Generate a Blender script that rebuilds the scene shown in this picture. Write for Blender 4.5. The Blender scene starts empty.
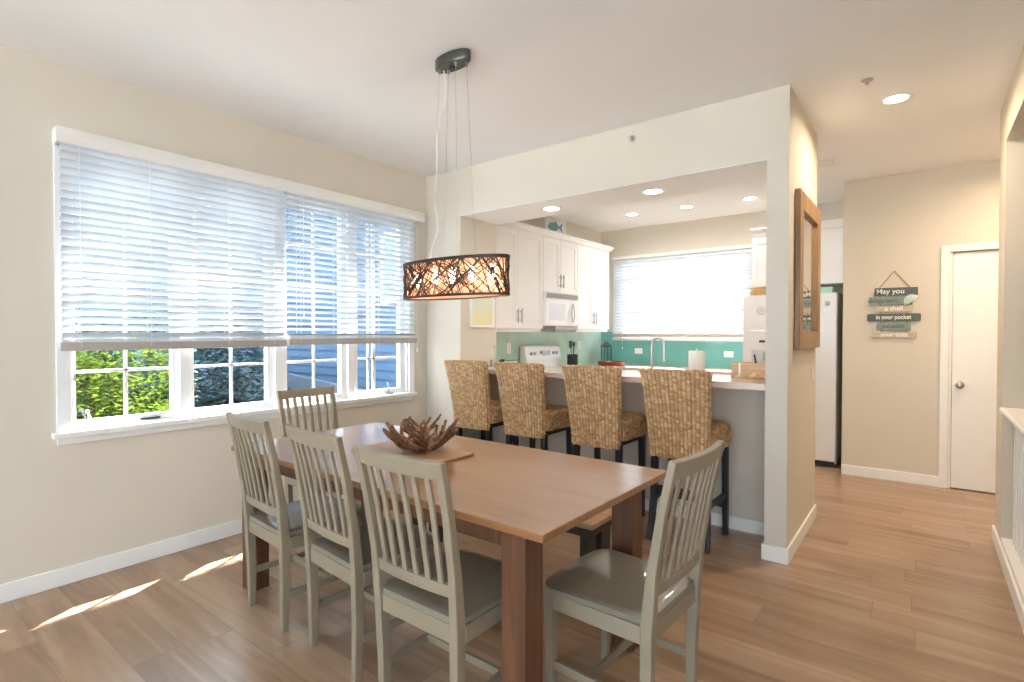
import bpy, bmesh, math, random
from mathutils import Vector, Matrix
random.seed(7)
PI = math.pi
sc = bpy.context.scene
COL = sc.collection

# ------------------------------------------------------------------ materials
def new_mat(name):
    m = bpy.data.materials.new(name); m.use_nodes = True
    nt = m.node_tree; b = nt.nodes['Principled BSDF']
    return m, nt, b
def N(nt, t, **kw):
    n = nt.nodes.new(t)
    for k, v in kw.items(): setattr(n, k, v)
    return n
def ramp(nt, fac, stops):
    r = N(nt, 'ShaderNodeValToRGB'); e = r.color_ramp.elements
    while len(e) < len(stops): e.new(0.5)
    for i, (p, c) in enumerate(stops):
        e[i].position = p; e[i].color = (*c, 1)
    nt.links.new(fac, r.inputs[0]); return r.outputs[0]
def plain(name, col, rough=.5, metal=0, var=.04, scale=9, bump=0, bscale=60, spec=.5, coat=0):
    m, nt, b = new_mat(name)
    b.inputs['Roughness'].default_value = rough; b.inputs['Metallic'].default_value = metal
    b.inputs['Specular IOR Level'].default_value = spec; b.inputs['Coat Weight'].default_value = coat
    tc = N(nt, 'ShaderNodeTexCoord')
    if var:
        n = N(nt, 'ShaderNodeTexNoise'); n.inputs['Scale'].default_value = scale; n.inputs['Detail'].default_value = 4
        nt.links.new(tc.outputs['Object'], n.inputs['Vector'])
        lo = tuple(max(0, c*(1-var)) for c in col); hi = tuple(min(1, c*(1+var)) for c in col)
        nt.links.new(ramp(nt, n.outputs['Fac'], [(.3, lo), (.7, hi)]), b.inputs['Base Color'])
    else: b.inputs['Base Color'].default_value = (*col, 1)
    if bump:
        n2 = N(nt, 'ShaderNodeTexNoise'); n2.inputs['Scale'].default_value = bscale; n2.inputs['Detail'].default_value = 3
        nt.links.new(tc.outputs['Object'], n2.inputs['Vector'])
        bp = N(nt, 'ShaderNodeBump'); bp.inputs['Strength'].default_value = bump; bp.inputs['Distance'].default_value = .004
        nt.links.new(n2.outputs['Fac'], bp.inputs['Height']); nt.links.new(bp.outputs['Normal'], b.inputs['Normal'])
    return m
def wood(name, dark, mid, light, axis='X', rough=.38, fine=34, spec=.5, coat=0, bump=.15):
    m, nt, b = new_mat(name)
    tc = N(nt, 'ShaderNodeTexCoord'); mp = N(nt, 'ShaderNodeMapping')
    s = [fine, fine, fine]; s['XYZ'.index(axis)] = fine*.06
    mp.inputs['Scale'].default_value = s
    nt.links.new(tc.outputs['Object'], mp.inputs['Vector'])
    n = N(nt, 'ShaderNodeTexNoise'); n.inputs['Scale'].default_value = 1; n.inputs['Detail'].default_value = 8; n.inputs['Roughness'].default_value = .62; n.inputs['Distortion'].default_value = .6
    nt.links.new(mp.outputs[0], n.inputs['Vector'])
    nt.links.new(ramp(nt, n.outputs['Fac'], [(.25, dark), (.5, mid), (.75, light)]), b.inputs['Base Color'])
    b.inputs['Roughness'].default_value = rough; b.inputs['Specular IOR Level'].default_value = spec; b.inputs['Coat Weight'].default_value = coat
    b.inputs['Coat Roughness'].default_value = .2
    bp = N(nt, 'ShaderNodeBump'); bp.inputs['Strength'].default_value = bump; bp.inputs['Distance'].default_value = .002
    nt.links.new(n.outputs['Fac'], bp.inputs['Height']); nt.links.new(bp.outputs['Normal'], b.inputs['Normal'])
    return m
def emit(name, col, strength):
    m, nt, b = new_mat(name)
    b.inputs['Base Color'].default_value = (*col, 1)
    b.inputs['Emission Color'].default_value = (*col, 1); b.inputs['Emission Strength'].default_value = strength
    return m
def glassy(name, refl=.06, tint=(1, 1, 1)):
    m = bpy.data.materials.new(name); m.use_nodes = True; nt = m.node_tree; nt.nodes.clear()
    o = N(nt, 'ShaderNodeOutputMaterial'); t = N(nt, 'ShaderNodeBsdfTransparent'); g = N(nt, 'ShaderNodeBsdfGlossy'); x = N(nt, 'ShaderNodeMixShader')
    t.inputs[0].default_value = (*tint, 1); g.inputs['Roughness'].default_value = .02; x.inputs[0].default_value = refl
    nt.links.new(t.outputs[0], x.inputs[1]); nt.links.new(g.outputs[0], x.inputs[2]); nt.links.new(x.outputs[0], o.inputs[0])
    return m
def translucent(name, col, trans=.5, rough=.5, see=0, var=.06):
    m = bpy.data.materials.new(name); m.use_nodes = True; nt = m.node_tree; nt.nodes.clear()
    o = N(nt, 'ShaderNodeOutputMaterial'); d = N(nt, 'ShaderNodeBsdfDiffuse'); t = N(nt, 'ShaderNodeBsdfTranslucent'); x = N(nt, 'ShaderNodeMixShader')
    tc = N(nt, 'ShaderNodeTexCoord'); n = N(nt, 'ShaderNodeTexNoise'); n.inputs['Scale'].default_value = 5
    nt.links.new(tc.outputs['Object'], n.inputs['Vector'])
    c = ramp(nt, n.outputs['Fac'], [(.3, tuple(k*(1-var) for k in col)), (.7, tuple(min(1, k*(1+var)) for k in col))])
    nt.links.new(c, d.inputs[0]); nt.links.new(c, t.inputs[0]); x.inputs[0].default_value = trans
    nt.links.new(d.outputs[0], x.inputs[1]); nt.links.new(t.outputs[0], x.inputs[2]); last = x
    if see:
        tr = N(nt, 'ShaderNodeBsdfTransparent'); y = N(nt, 'ShaderNodeMixShader'); y.inputs[0].default_value = see
        nt.links.new(x.outputs[0], y.inputs[1]); nt.links.new(tr.outputs[0], y.inputs[2]); last = y
    nt.links.new(last.outputs[0], o.inputs[0])
    return m

def floor_mat():
    m, nt, b = new_mat('oak_laminate')
    L = nt.links.new
    tc = N(nt, 'ShaderNodeTexCoord'); sp = N(nt, 'ShaderNodeSeparateXYZ'); L(tc.outputs['Object'], sp.inputs[0])
    def M(op, a, bb=None, c=None):
        n = N(nt, 'ShaderNodeMath', operation=op)
        for i, v in enumerate((a, bb, c)):
            if v is None: continue
            if isinstance(v, (int, float)): n.inputs[i].default_value = v
            else: L(v, n.inputs[i])
        return n.outputs[0]
    W, LEN = .19, 1.25
    yy = M('DIVIDE', sp.outputs['Y'], W); row = M('FLOOR', yy); fy = M('FRACT', yy)
    wn = N(nt, 'ShaderNodeTexWhiteNoise', noise_dimensions='1D'); L(row, wn.inputs['W'])
    xx = M('ADD', M('DIVIDE', sp.outputs['X'], LEN), M('MULTIPLY', wn.outputs['Value'], 7.3)); colm = M('FLOOR', xx); fx = M('FRACT', xx)
    cv = N(nt, 'ShaderNodeCombineXYZ'); L(row, cv.inputs[0]); L(colm, cv.inputs[1])
    w2 = N(nt, 'ShaderNodeTexWhiteNoise', noise_dimensions='2D'); L(cv.outputs[0], w2.inputs['Vector'])
    # grain, shifted per plank
    off = N(nt, 'ShaderNodeVectorMath', operation='SCALE'); L(w2.outputs['Color'], off.inputs[0]); off.inputs['Scale'].default_value = 30
    ad = N(nt, 'ShaderNodeVectorMath', operation='ADD'); L(tc.outputs['Object'], ad.inputs[0]); L(off.outputs[0], ad.inputs[1])
    mp = N(nt, 'ShaderNodeMapping'); mp.inputs['Scale'].default_value = (.75, 9, 9); L(ad.outputs[0], mp.inputs['Vector'])
    n = N(nt, 'ShaderNodeTexNoise'); n.inputs['Scale'].default_value = 1.2; n.inputs['Detail'].default_value = 7; n.inputs['Roughness'].default_value = .6; n.inputs['Distortion'].default_value = .8
    L(mp.outputs[0], n.inputs['Vector'])
    mix = M('ADD', M('MULTIPLY', n.outputs['Fac'], .82), M('MULTIPLY', w2.outputs['Value'], .18))
    c = ramp(nt, mix, [(.22, FLOOR_COL[0]), (.5, FLOOR_COL[1]), (.78, FLOOR_COL[2])])
    gap = M('MAXIMUM', M('GREATER_THAN', M('ABSOLUTE', M('SUBTRACT', fy, .5)), .5-.009), M('GREATER_THAN', M('ABSOLUTE', M('SUBTRACT', fx, .5)), .5-.0016))
    mx = N(nt, 'ShaderNodeMix', data_type='RGBA'); L(M('MULTIPLY', gap, .5), mx.inputs['Factor']); L(c, mx.inputs['A']); mx.inputs['B'].default_value = (.12, .075, .045, 1)
    L(mx.outputs['Result'], b.inputs['Base Color'])
    b.inputs['Roughness'].default_value = .3; b.inputs['Specular IOR Level'].default_value = .75
    bp = N(nt, 'ShaderNodeBump'); bp.inputs['Strength'].default_value = .25; bp.inputs['Distance'].default_value = .002
    L(M('SUBTRACT', n.outputs['Fac'], M('MULTIPLY', gap, 2)), bp.inputs['Height']); L(bp.outputs['Normal'], b.inputs['Normal'])
    return m
FLOOR_COL = [(.185, .108, .06), (.36, .228, .138), (.50, .36, .25)]

def wicker_mat():
    m, nt, b = new_mat('woven_seagrass')
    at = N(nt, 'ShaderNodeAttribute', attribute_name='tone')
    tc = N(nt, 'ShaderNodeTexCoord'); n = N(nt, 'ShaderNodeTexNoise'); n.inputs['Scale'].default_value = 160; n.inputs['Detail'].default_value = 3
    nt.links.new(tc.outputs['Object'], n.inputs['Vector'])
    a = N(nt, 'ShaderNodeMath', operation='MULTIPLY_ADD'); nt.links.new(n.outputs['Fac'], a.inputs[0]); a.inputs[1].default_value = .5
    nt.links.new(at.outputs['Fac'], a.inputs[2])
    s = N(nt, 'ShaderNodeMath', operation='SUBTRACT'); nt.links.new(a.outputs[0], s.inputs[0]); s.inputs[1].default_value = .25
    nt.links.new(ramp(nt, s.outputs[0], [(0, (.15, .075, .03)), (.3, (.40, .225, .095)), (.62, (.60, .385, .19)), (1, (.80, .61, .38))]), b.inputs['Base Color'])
    b.inputs['Roughness'].default_value = .6
    return m

WALL_COL = (.685, .63, .54)
MT = dict(
    wall=plain('cream_wall_paint', WALL_COL, .75, var=.015, scale=2, bump=.05, bscale=150, spec=.3),
    ceil=plain('white_ceiling_paint', (.89, .89, .89), .8, var=.01, scale=2, spec=.2),
    trim=plain('white_trim_paint', (.87, .86, .83), .45, var=.01),
    white=plain('white_cabinet_paint', (.88, .875, .86), .4, var=.01),
    vinyl=plain('white_window_vinyl', (.86, .87, .88), .4, var=.01),
    blind=translucent('white_blind_slat', (.74, .77, .80), .04),
    rail=plain('blind_bottom_rail', (.43, .40, .37), .5, var=.03),  # backlit shade put into the rail's grey
    floor=floor_mat(),
    table=wood('table_oak', (.20, .078, .024), (.27, .115, .04), (.34, .155, .058), 'X', .28, fine=26, coat=.7, spec=.55),
    tray=wood('tray_oak', (.27, .14, .07), (.40, .22, .115), (.50, .31, .18), 'X', .4, fine=40),
    chair=plain('grey_chair_paint', (.275, .225, .158), .38, var=.05, scale=6),
    seatp=plain('grey_seat_paint', (.24, .22, .168), .28, var=.06, scale=5, coat=.5),
    black=plain('black_wood', (.012, .012, .013), .35, var=.1),
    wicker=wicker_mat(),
    bench=wood('bench_oak', (.3, .16, .08), (.44, .25, .13), (.55, .35, .2), 'X', .4),
    darkwood=plain('bench_dark_metal', (.03, .027, .024), .45, var=.1),
    stick=wood('driftwood_stick', (.03, .012, .006), (.17, .075, .032), (.40, .20, .10), 'Z', .5, fine=38),
    bronze=plain('dark_bronze', (.045, .032, .024), .45, metal=.6, var=.1),
    gunmetal=plain('canopy_gunmetal', (.10, .105, .10), .3, metal=.8, var=.05),
    steel=plain('brushed_steel', (.55, .54, .52), .28, metal=1, var=.03),
    pull=plain('satin_nickel_pull', (.30, .29, .28), .4, metal=.3, var=.02),
    shade=translucent('peach_shade_fabric', (.84, .47, .34), .6, see=.30),
    bulb=emit('warm_bulb', (1, .82, .58), 14),
    cord=plain('clear_cord', (.78, .76, .72), .3, var=.02),
    teal=plain('teal_glass_backsplash', (.16, .46, .43), .16, var=.1, scale=3, coat=.5),
    teal_lit=plain('lit_teal_backsplash', (.50, .69, .59), .16, var=.1, scale=3, coat=.5),  # lighter copy of teal, under-cabinet glow put into the colour
    counter=plain('pale_stone_counter', (.68, .55, .46), .16, var=.04, scale=60),
    barw=plain('grey_bar_wall_paint', (.64, .57, .49), .7, var=.02),
    appl=plain('white_appliance', (.86, .86, .86), .25, var=.005),
    grey=plain('grey_plastic', (.42, .42, .43), .4, var=.03),
    dark=plain('dark_plastic', (.03, .03, .035), .4, var=.05),
    frame=wood('mirror_frame_wood', (.17, .085, .035), (.30, .165, .07), (.43, .27, .13), 'Z', .45, fine=40),
    mirror=plain('mirror_glass', (.9, .9, .9), .02, metal=1, var=0),
    plank_dark=plain('charcoal_green_plank', (.10, .125, .12), .7, var=.15, scale=30, bump=.2),
    plank_teal=plain('weathered_teal_plank', (.24, .30, .28), .7, var=.18, scale=30, bump=.2),
    plank_white=plain('whitewashed_plank', (.56, .47, .35), .7, var=.12, scale=30, bump=.2),
    text_white=plain('white_lettering', (.88, .86, .80), .6, var=0),
    text_dark=plain('dark_lettering', (.12, .17, .16), .6, var=0),
    rope=plain('jute_rope', (.45, .26, .14), .8, var=.15, scale=200),
    shell=plain('shell_grey_green', (.52, .62, .57), .5, var=.2, scale=60),
    shellp=plain('shell_peach', (.74, .52, .31), .5, var=.15, scale=60),
    can=emit('lamp_lens', (1, .93, .80), 14),
    basket=wood('basket_straw', (.48, .30, .12), (.62, .42, .20), (.74, .54, .3), 'X', .6, fine=60),
    bamboo=wood('bamboo_box', (.50, .30, .15), (.64, .42, .23), (.75, .54, .33), 'X', .5, fine=40),
    red=plain('red_tray_lacquer', (.28, .05, .035), .35, var=.08),
    paper=plain('paper_towel', (.88, .86, .82), .9, var=.02, bump=.2),
    teal_item=plain('mint_plastic', (.38, .70, .58), .4, var=.03),
    leaf=translucent('hedge_leaf', (.10, .145, .022), .45, var=.75),
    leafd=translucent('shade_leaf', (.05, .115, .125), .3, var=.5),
    bark=plain('bark', (.12, .085, .055), .85, var=.3, scale=20),
    siding=plain('blue_siding', (.075, .145, .24), .6, var=.03),
    roofm=plain('grey_roof_shingle', (.2, .21, .23), .8, var=.2, scale=14),
    bounce_paving=plain('pale_bounce_paving', (.78, .78, .77), .8, var=.08, scale=3),  # kept pale to reflect sun in through the rear doors
    gravel=plain('grey_gravel', (.20, .21, .22), .9, var=.2, scale=40),
    lawn=plain('garden_ground', (.10, .12, .075), .95, var=.3, scale=3),
    glass=glassy('window_glass', .05),
    lglass=glassy('lantern_glass', .08, (.85, .95, .93)),
)

def art_mat():
    m, nt, b = new_mat('abstract_wash')
    tc = N(nt, 'ShaderNodeTexCoord'); sp = N(nt, 'ShaderNodeSeparateXYZ'); nt.links.new(tc.outputs['Object'], sp.inputs[0])
    n = N(nt, 'ShaderNodeTexNoise'); n.inputs['Scale'].default_value = 7; nt.links.new(tc.outputs['Object'], n.inputs['Vector'])
    a = N(nt, 'ShaderNodeMath', operation='MULTIPLY_ADD'); nt.links.new(n.outputs['Fac'], a.inputs[0]); a.inputs[1].default_value = .16
    nt.links.new(sp.outputs['Z'], a.inputs[2])
    nt.links.new(ramp(nt, a.outputs[0], [(.02, (.75, .66, .48)), (.14, (.80, .72, .42)), (.24, (.70, .74, .58)), (.38, (.62, .72, .66))]), b.inputs['Base Color'])
    return m
MT['art'] = art_mat()

# ------------------------------------------------------------------ mesh builder
class MB:
    def __init__(s): s.v = []; s.f = []
    def add(s, vs, fs):
        o = len(s.v); s.v += [tuple(p) for p in vs]; s.f += [tuple(i+o for i in f) for f in fs]; return s
    def box(s, x0, x1, y0, y1, z0, z1):
        return s.add([(x0,y0,z0),(x1,y0,z0),(x1,y1,z0),(x0,y1,z0),(x0,y0,z1),(x1,y0,z1),(x1,y1,z1),(x0,y1,z1)],
                     [(3,2,1,0),(4,5,6,7),(0,1,5,4),(1,2,6,5),(2,3,7,6),(3,0,4,7)])
    def loft(s, rings, cap=True, closed=True):
        n = len(rings[0]); vs = [p for r in rings for p in r]; fs = []
        for i in range(len(rings)-1):
            for j in range(n if closed else n-1):
                k = (j+1) % n; fs.append((i*n+j, i*n+k, (i+1)*n+k, (i+1)*n+j))
        if cap:
            fs.append(tuple(range(n))[::-1]); fs.append(tuple((len(rings)-1)*n+j for j in range(n)))
        return s.add(vs, fs)
    def beam(s, pts, w, h, side=(1,0,0)):
        """rectangular section swept along pts; w along 'side', h across it; w/h number or list"""
        pts = [Vector(p) for p in pts]; rings = []
        for i, p in enumerate(pts):
            t = (pts[min(i+1, len(pts)-1)]-pts[max(i-1, 0)]).normalized()
            a = Vector(side); a = (a-t*a.dot(t)).normalized(); b = t.cross(a)
            ww = (w[i] if isinstance(w, (list, tuple)) else w)/2; hh = (h[i] if isinstance(h, (list, tuple)) else h)/2
            rings.append([p+a*ww+b*hh, p-a*ww+b*hh, p-a*ww-b*hh, p+a*ww-b*hh])
        return s.loft(rings)
    def tube(s, pts, r, n=8, cap=True):
        pts = [Vector(p) for p in pts]; rings = []; a = None
        for i, p in enumerate(pts):
            t = (pts[min(i+1, len(pts)-1)]-pts[max(i-1, 0)]).normalized()
            if a is None:
                a = Vector((0,0,1)) if abs(t.z) < .9 else Vector((1,0,0))
            a = (a-t*a.dot(t)).normalized(); b = t.cross(a)
            rr = r[i] if isinstance(r, (list, tuple)) else r
            rings.append([p+(a*math.cos(2*PI*k/n)+b*math.sin(2*PI*k/n))*rr for k in range(n)])
        return s.loft(rings, cap)
    def lathe(s, prof, c=(0,0,0), n=32, axis='Z', sx=1, sy=1, cap=True):
        rings = []
        for r, z in prof:
            ring = []
            for k in range(n):
                x, y = r*math.cos(2*PI*k/n)*sx, r*math.sin(2*PI*k/n)*sy
                p = (x, y, z) if axis == 'Z' else ((x, -z, y) if axis == 'Y' else (z, x, y))
                ring.append((p[0]+c[0], p[1]+c[1], p[2]+c[2]))
            rings.append(ring)
        return s.loft(rings, cap)
    def prism(s, poly, a0, a1, axis='Z'):
        """poly of 2D points extruded along axis (Z: xy, Y: xz, X: yz)"""
        def P(p, a): return (p[0], p[1], a) if axis == 'Z' else ((p[0], a, p[1]) if axis == 'Y' else (a, p[0], p[1]))
        return s.loft([[P(p, a0) for p in poly], [P(p, a1) for p in poly]])
    def build(s, name, mat, parent=None, bevel=0, smooth=False, world=False, kind=None, label=None, seg=2):
        me = bpy.data.meshes.new(name)
        vs = s.v
        if world and parent is not None:
            l = parent.location
            g = parent.parent
            vs = [(x-l.x, y-l.y, z-l.z) for x, y, z in vs] if g is None else [(x-g.location.x-l.x, y-g.location.y-l.y, z-g.location.z-l.z) for x, y, z in vs]
        me.from_pydata(vs, [], s.f)
        bm = bmesh.new(); bm.from_mesh(me); bmesh.ops.recalc_face_normals(bm, faces=bm.faces[:]); bm.to_mesh(me); bm.free()
        me.materials.append(mat)
        if smooth:
            me.shade_smooth(); me.set_sharp_from_angle(angle=math.radians(38))
        o = bpy.data.objects.new(name, me); COL.objects.link(o)
        if parent is not None: o.parent = parent
        if bevel:
            md = o.modifiers.new('edge', 'BEVEL'); md.width = bevel; md.segments = seg; md.limit_method = 'ANGLE'; md.angle_limit = math.radians(40)
        if kind: o['kind'] = kind
        if label: o['label'] = label
        return o

def tag(o, label, cat, group=None):
    o['label'] = label; o['category'] = cat
    if group: o['group'] = group
    return o
def thing(name, label, cat, loc=(0,0,0), rz=0, group=None):
    o = bpy.data.objects.new(name, None); COL.objects.link(o); o.empty_display_size = .1
    o.location = loc; o.rotation_euler = (0, 0, rz)
    return tag(o, label, cat, group)
def dup(root, loc, rz=0, label=None):
    r = root.copy(); COL.objects.link(r); r.location = loc; r.rotation_euler = (0, 0, rz)
    if label: r['label'] = label
    for ch in list(root.children):
        c = ch.copy(); COL.objects.link(c); c.parent = r
        for g in list(ch.children):
            d = g.copy(); COL.objects.link(d); d.parent = c
    return r
def struct(name, mb, mat, bevel=0, parent=None, smooth=False):
    o = mb.build(name, mat, parent, bevel=bevel, smooth=smooth)
    o['kind'] = 'structure'
    return o

# ------------------------------------------------------------------ dimensions
XL = -3.664      # window wall
HC = 2.80        # ceiling
YH = 3.45        # face of the divider wall with the bar opening
YK = 6.84        # kitchen back wall
YF = 6.0         # hall end wall
XP = -.625       # hall face of the pier
XR = .385        # right wall
TW = .15

# ------------------------------------------------------------------ room shell
struct('floor', MB().box(XL-TW, 3.7, -4.2, YK+TW, -.12, 0), MT['floor'])
struct('ceiling', MB().box(XL-TW, 3.7, -4.2, YK+TW, HC, HC+.12), MT['ceil'])
WY0, WY1, WZ0, WZ1 = .815, 3.235, .815, 2.36
w = MB()
w.box(XL-TW, XL, -4.2, WY0, 0, HC); w.box(XL-TW, XL, WY1, YK+TW, 0, HC)
w.box(XL-TW, XL, WY0, WY1, 0, WZ0); w.box(XL-TW, XL, WY0, WY1, WZ1, HC)
struct('wall_left', w, MT['wall'])
# kitchen back wall with its window
KX0, KX1, KZ0, KZ1 = -3.40, -1.66, 1.30, 2.36
w = MB()
w.box(XL, KX0, YK, YK+TW, 0, HC); w.box(KX1, -.613, YK, YK+TW, 0, HC)
w.box(KX0, KX1, YK, YK+TW, 0, KZ0); w.box(KX0, KX1, YK, YK+TW, KZ1, HC)
struct('wall_kitchen', w, MT['wall'])
# divider: stub + jamb return on the left, soffit over the bar, pier on the right
ZS, XJ, XPL = 2.392, -3.232, -.746
w = MB()
w.box(XL, XJ, YH, 3.945, 0, HC)
w.box(XJ, XPL, YH, 3.945, ZS, HC)
w.box(XPL, XP, YH, 4.475, 0, HC)
struct('wall_divider', w, MT['wall'])
struct('ceiling_soffit', MB().box(XJ+.001, XPL-.001, YH+.001, 3.944, ZS-.004, ZS), MT['ceil'])
struct('wall_bar', MB().box(XJ, XPL, 3.854, 3.965, 0, 1.008), MT['barw'])
# hall end wall (with a recess for the door), and its return beside the fridge
DX0, DX1, DZ = .178, .985, 2.06
w = MB()
w.box(-.613, DX0, YF, YF+.06, 0, HC); w.box(DX1, 3.7, YF, YF+.06, 0, HC); w.box(DX0, DX1, YF, YF+.06, DZ, HC)
w.box(-.613, 3.7, YF+.06, YK+TW, 0, HC)
struct('wall_hall', w, MT['wall'])
# right wall: opening onto the stairwell above a railing
w = MB()
w.box(XR, XR+.12, 4.38, 4.70, 0, HC); w.box(XR, XR+.12, 1.15, 4.38, 2.52, HC); w.box(XR, XR+.12, 1.0, 1.15, 0, HC)
struct('wall_right', w, MT['wall'])
w = MB()
w.box(XR+.12, 2.6, 4.50, 4.70, 0, HC); w.box(1.65, 1.77, 1.0, 4.50, 0, HC); w.box(XR+.12, 3.7, .88, 1.0, 0, HC)
struct('wall_stairwell', w, MT['wall'])
struct('wall_corridor', MB().box(2.6, 2.72, 4.50, YF, 0, HC), MT['wall'])
struct('wall_living', MB().box(3.58, 3.7, -4.2, .88, 0, HC), MT['ceil'])  # unseen wall, kept ceiling white to bounce neutral light
# unseen rear wall; wide sliding doors added to let daylight in
RX0, RX1, RZ = -3.1, 3.1, 2.4
w = MB()
w.box(XL, RX0, -4.2, -4.05, 0, HC); w.box(RX1, 3.58, -4.2, -4.05, 0, HC); w.box(RX0, RX1, -4.2, -4.05, RZ, HC)
struct('wall_rear', w, MT['ceil'])  # whitened too, as an unseen bounce surface for the ceiling
w = MB()
for a in (RX0, -1.05, 1.0, RX1-.07): w.box(a, a+.07, -4.16, -4.09, 0, RZ)
w.box(RX0, RX1, -4.16, -4.09, RZ-.07, RZ); w.box(RX0, RX1, -4.16, -4.09, 0, .06)
wd3 = struct('window_rear_added', w, MT['vinyl'])
MB().box(RX0, RX1, -4.128, -4.122, .06, RZ-.07).build('pane', MT['glass'], wd3)

# baseboards
BH, BT = .095, .014
def bb(name, mb): return struct(name, mb, MT['trim'], bevel=.004)
bb('baseboard_left', MB().box(XL, XL+BT, -4.05, YH, 0, BH))
w = MB()
w.box(XL+BT, XJ+BT, YH-BT, YH, 0, BH); w.box(XPL-BT, XP+BT, YH-BT, YH, 0, BH)
w.box(XPL-BT, XPL, YH, 3.84, 0, BH); w.box(XP, XP+BT, YH, 4.475, 0, BH); w.box(XJ, XJ+BT, YH, 3.84, 0, BH)
bb('baseboard_divider', w)
bb('baseboard_bar', MB().box(XJ+BT, XPL-BT, 3.84, 3.854, 0, .09))
bb('baseboard_hall', MB().box(-.613, .118, YF-BT, YF, 0, BH).box(1.05, 2.6, YF-BT, YF, 0, BH))
bb('baseboard_right', MB().box(XR-BT, XR, 1.0, 4.70, 0, BH).box(XR-BT, 2.6, 4.70, 4.70+BT, 0, BH))

# ------------------------------------------------------------------ dining window
win = struct('window_1', MB()
    .box(XL-.002, XL+.018, .765, WY0+.012, .82, 2.38)          # casing left
    .box(XL-.002, XL+.018, WY1-.012, 3.285, .82, 2.38)         # casing right
    .box(XL-.002, XL+.018, .765, 3.285, 2.35, 2.42), MT['vinyl'], bevel=.003)
GX = XL-.05
glasses = [(.856, 1.333), (1.457, 1.939), (2.087, 2.546), (2.703, 3.152)]
GZ0, GZ1 = .872, 2.31
fr = MB(); edges = [WY0, 1.395, 2.013, 2.6245, WY1]
fr.box(GX-.05, GX+.045, WY0, WY1, WZ0, GZ0-.035); fr.box(GX-.05, GX+.045, WY0, WY1, GZ1+.03, WZ1)
for a in edges:
    h = .028; fr.box(GX-.05, GX+.048, max(WY0, a-h), min(WY1, a+h), WZ0, WZ1)
fr.build('window_frame', MT['vinyl'], win, bevel=.003)
for i, (a, b) in enumerate(glasses):
    s = MB(); e0, e1 = edges[i]+.026, edges[i+1]-.026
    s.box(GX-.025, GX+.025, e0, a, WZ0+.01, GZ1+.03); s.box(GX-.025, GX+.025, b, e1, WZ0+.01, GZ1+.03)
    s.box(GX-.025, GX+.025, a, b, WZ0+.01, GZ0); s.box(GX-.025, GX+.025, a, b, GZ1, GZ1+.03)
    m = (a+b)/2 if i < 3 else a+.12
    s.box(GX-.007, GX+.009, m-.009, m+.009, GZ0, GZ1)
    if i == 3: s.box(GX-.007, GX+.009, a+.16, a+.19, GZ0, GZ1)
    for k in range(5): s.box(GX-.007, GX+.009, a, b, GZ0+.27+.287*k-.009, GZ0+.27+.287*k+.009)
    sash = s.build('sash', MT['vinyl'], win, bevel=.002)
    MB().box(GX-.003, GX+.003, a-.004, b+.004, GZ0-.004, GZ1+.004).build('pane', MT['glass'], sash)
for i, y in ((0, .93), (3, 3.02)):
    c = MB().box(XL-.03, XL-.002, y-.035, y+.035, .828, .846)
    c.tube([(XL-.016, y, .842), (XL-.008, y-.012, .875), (XL+.008, y-.03, .915)], [.007, .006, .005], 8)
    c.lathe([(.001, -.012), (.010, -.009), (.011, 0), (.010, .009), (.001, .012)], (XL+.009, y-.032, .925), 12)
    c.build('crank_handle', MT['grey'] if i else MT['vinyl'], win, smooth=True, label='small window crank handle')
    MB().box(XL-.03, XL-.012, y+.23, y+.33, .842, .852).build('sash_latch', MT['dark'], win, label='dark latch bar on lower sash')
MB().box(XL-.02, XL-.004, .835, .852, 1.10, 1.15).box(XL-.012, XL+.004, .84, .846, 1.115, 1.135).build('hinge', MT['grey'], win, label='grey sash hinge')
struct('trim_1', MB().prism([(XL-.055, .788), (XL+.045, .788), (XL+.058, .80), (XL+.058, .812), (XL+.05, .822), (XL-.055, .826)], .744, 3.29, 'Y')
       if False else MB().box(XL-.03, XL+.052, .744, 3.29, .795, .826).box(XL, XL+.022, .765, 3.27, .758, .795), MT['trim'], bevel=.004)

# valance over both blinds
val = MB().prism([(XL+.082, 2.355), (XL+.086, 2.355), (XL+.091, 2.361), (XL+.090, 2.371), (XL+.087, 2.376), (XL+.087, 2.406), (XL+.096, 2.426), (XL+.097, 2.437), (XL+.002, 2.437), (XL+.002, 2.421), (XL+.082, 2.421)], .762, 3.352, 'Y')
val.box(XL+.002, XL+.082, .762, .777, 2.355, 2.421).box(XL+.002, XL+.082, 3.337, 3.352, 2.355, 2.421)
tag(val.build('blind_valance', MT['trim'], smooth=True), 'long white moulded valance along the top of the dining window', 'valance')

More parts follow.
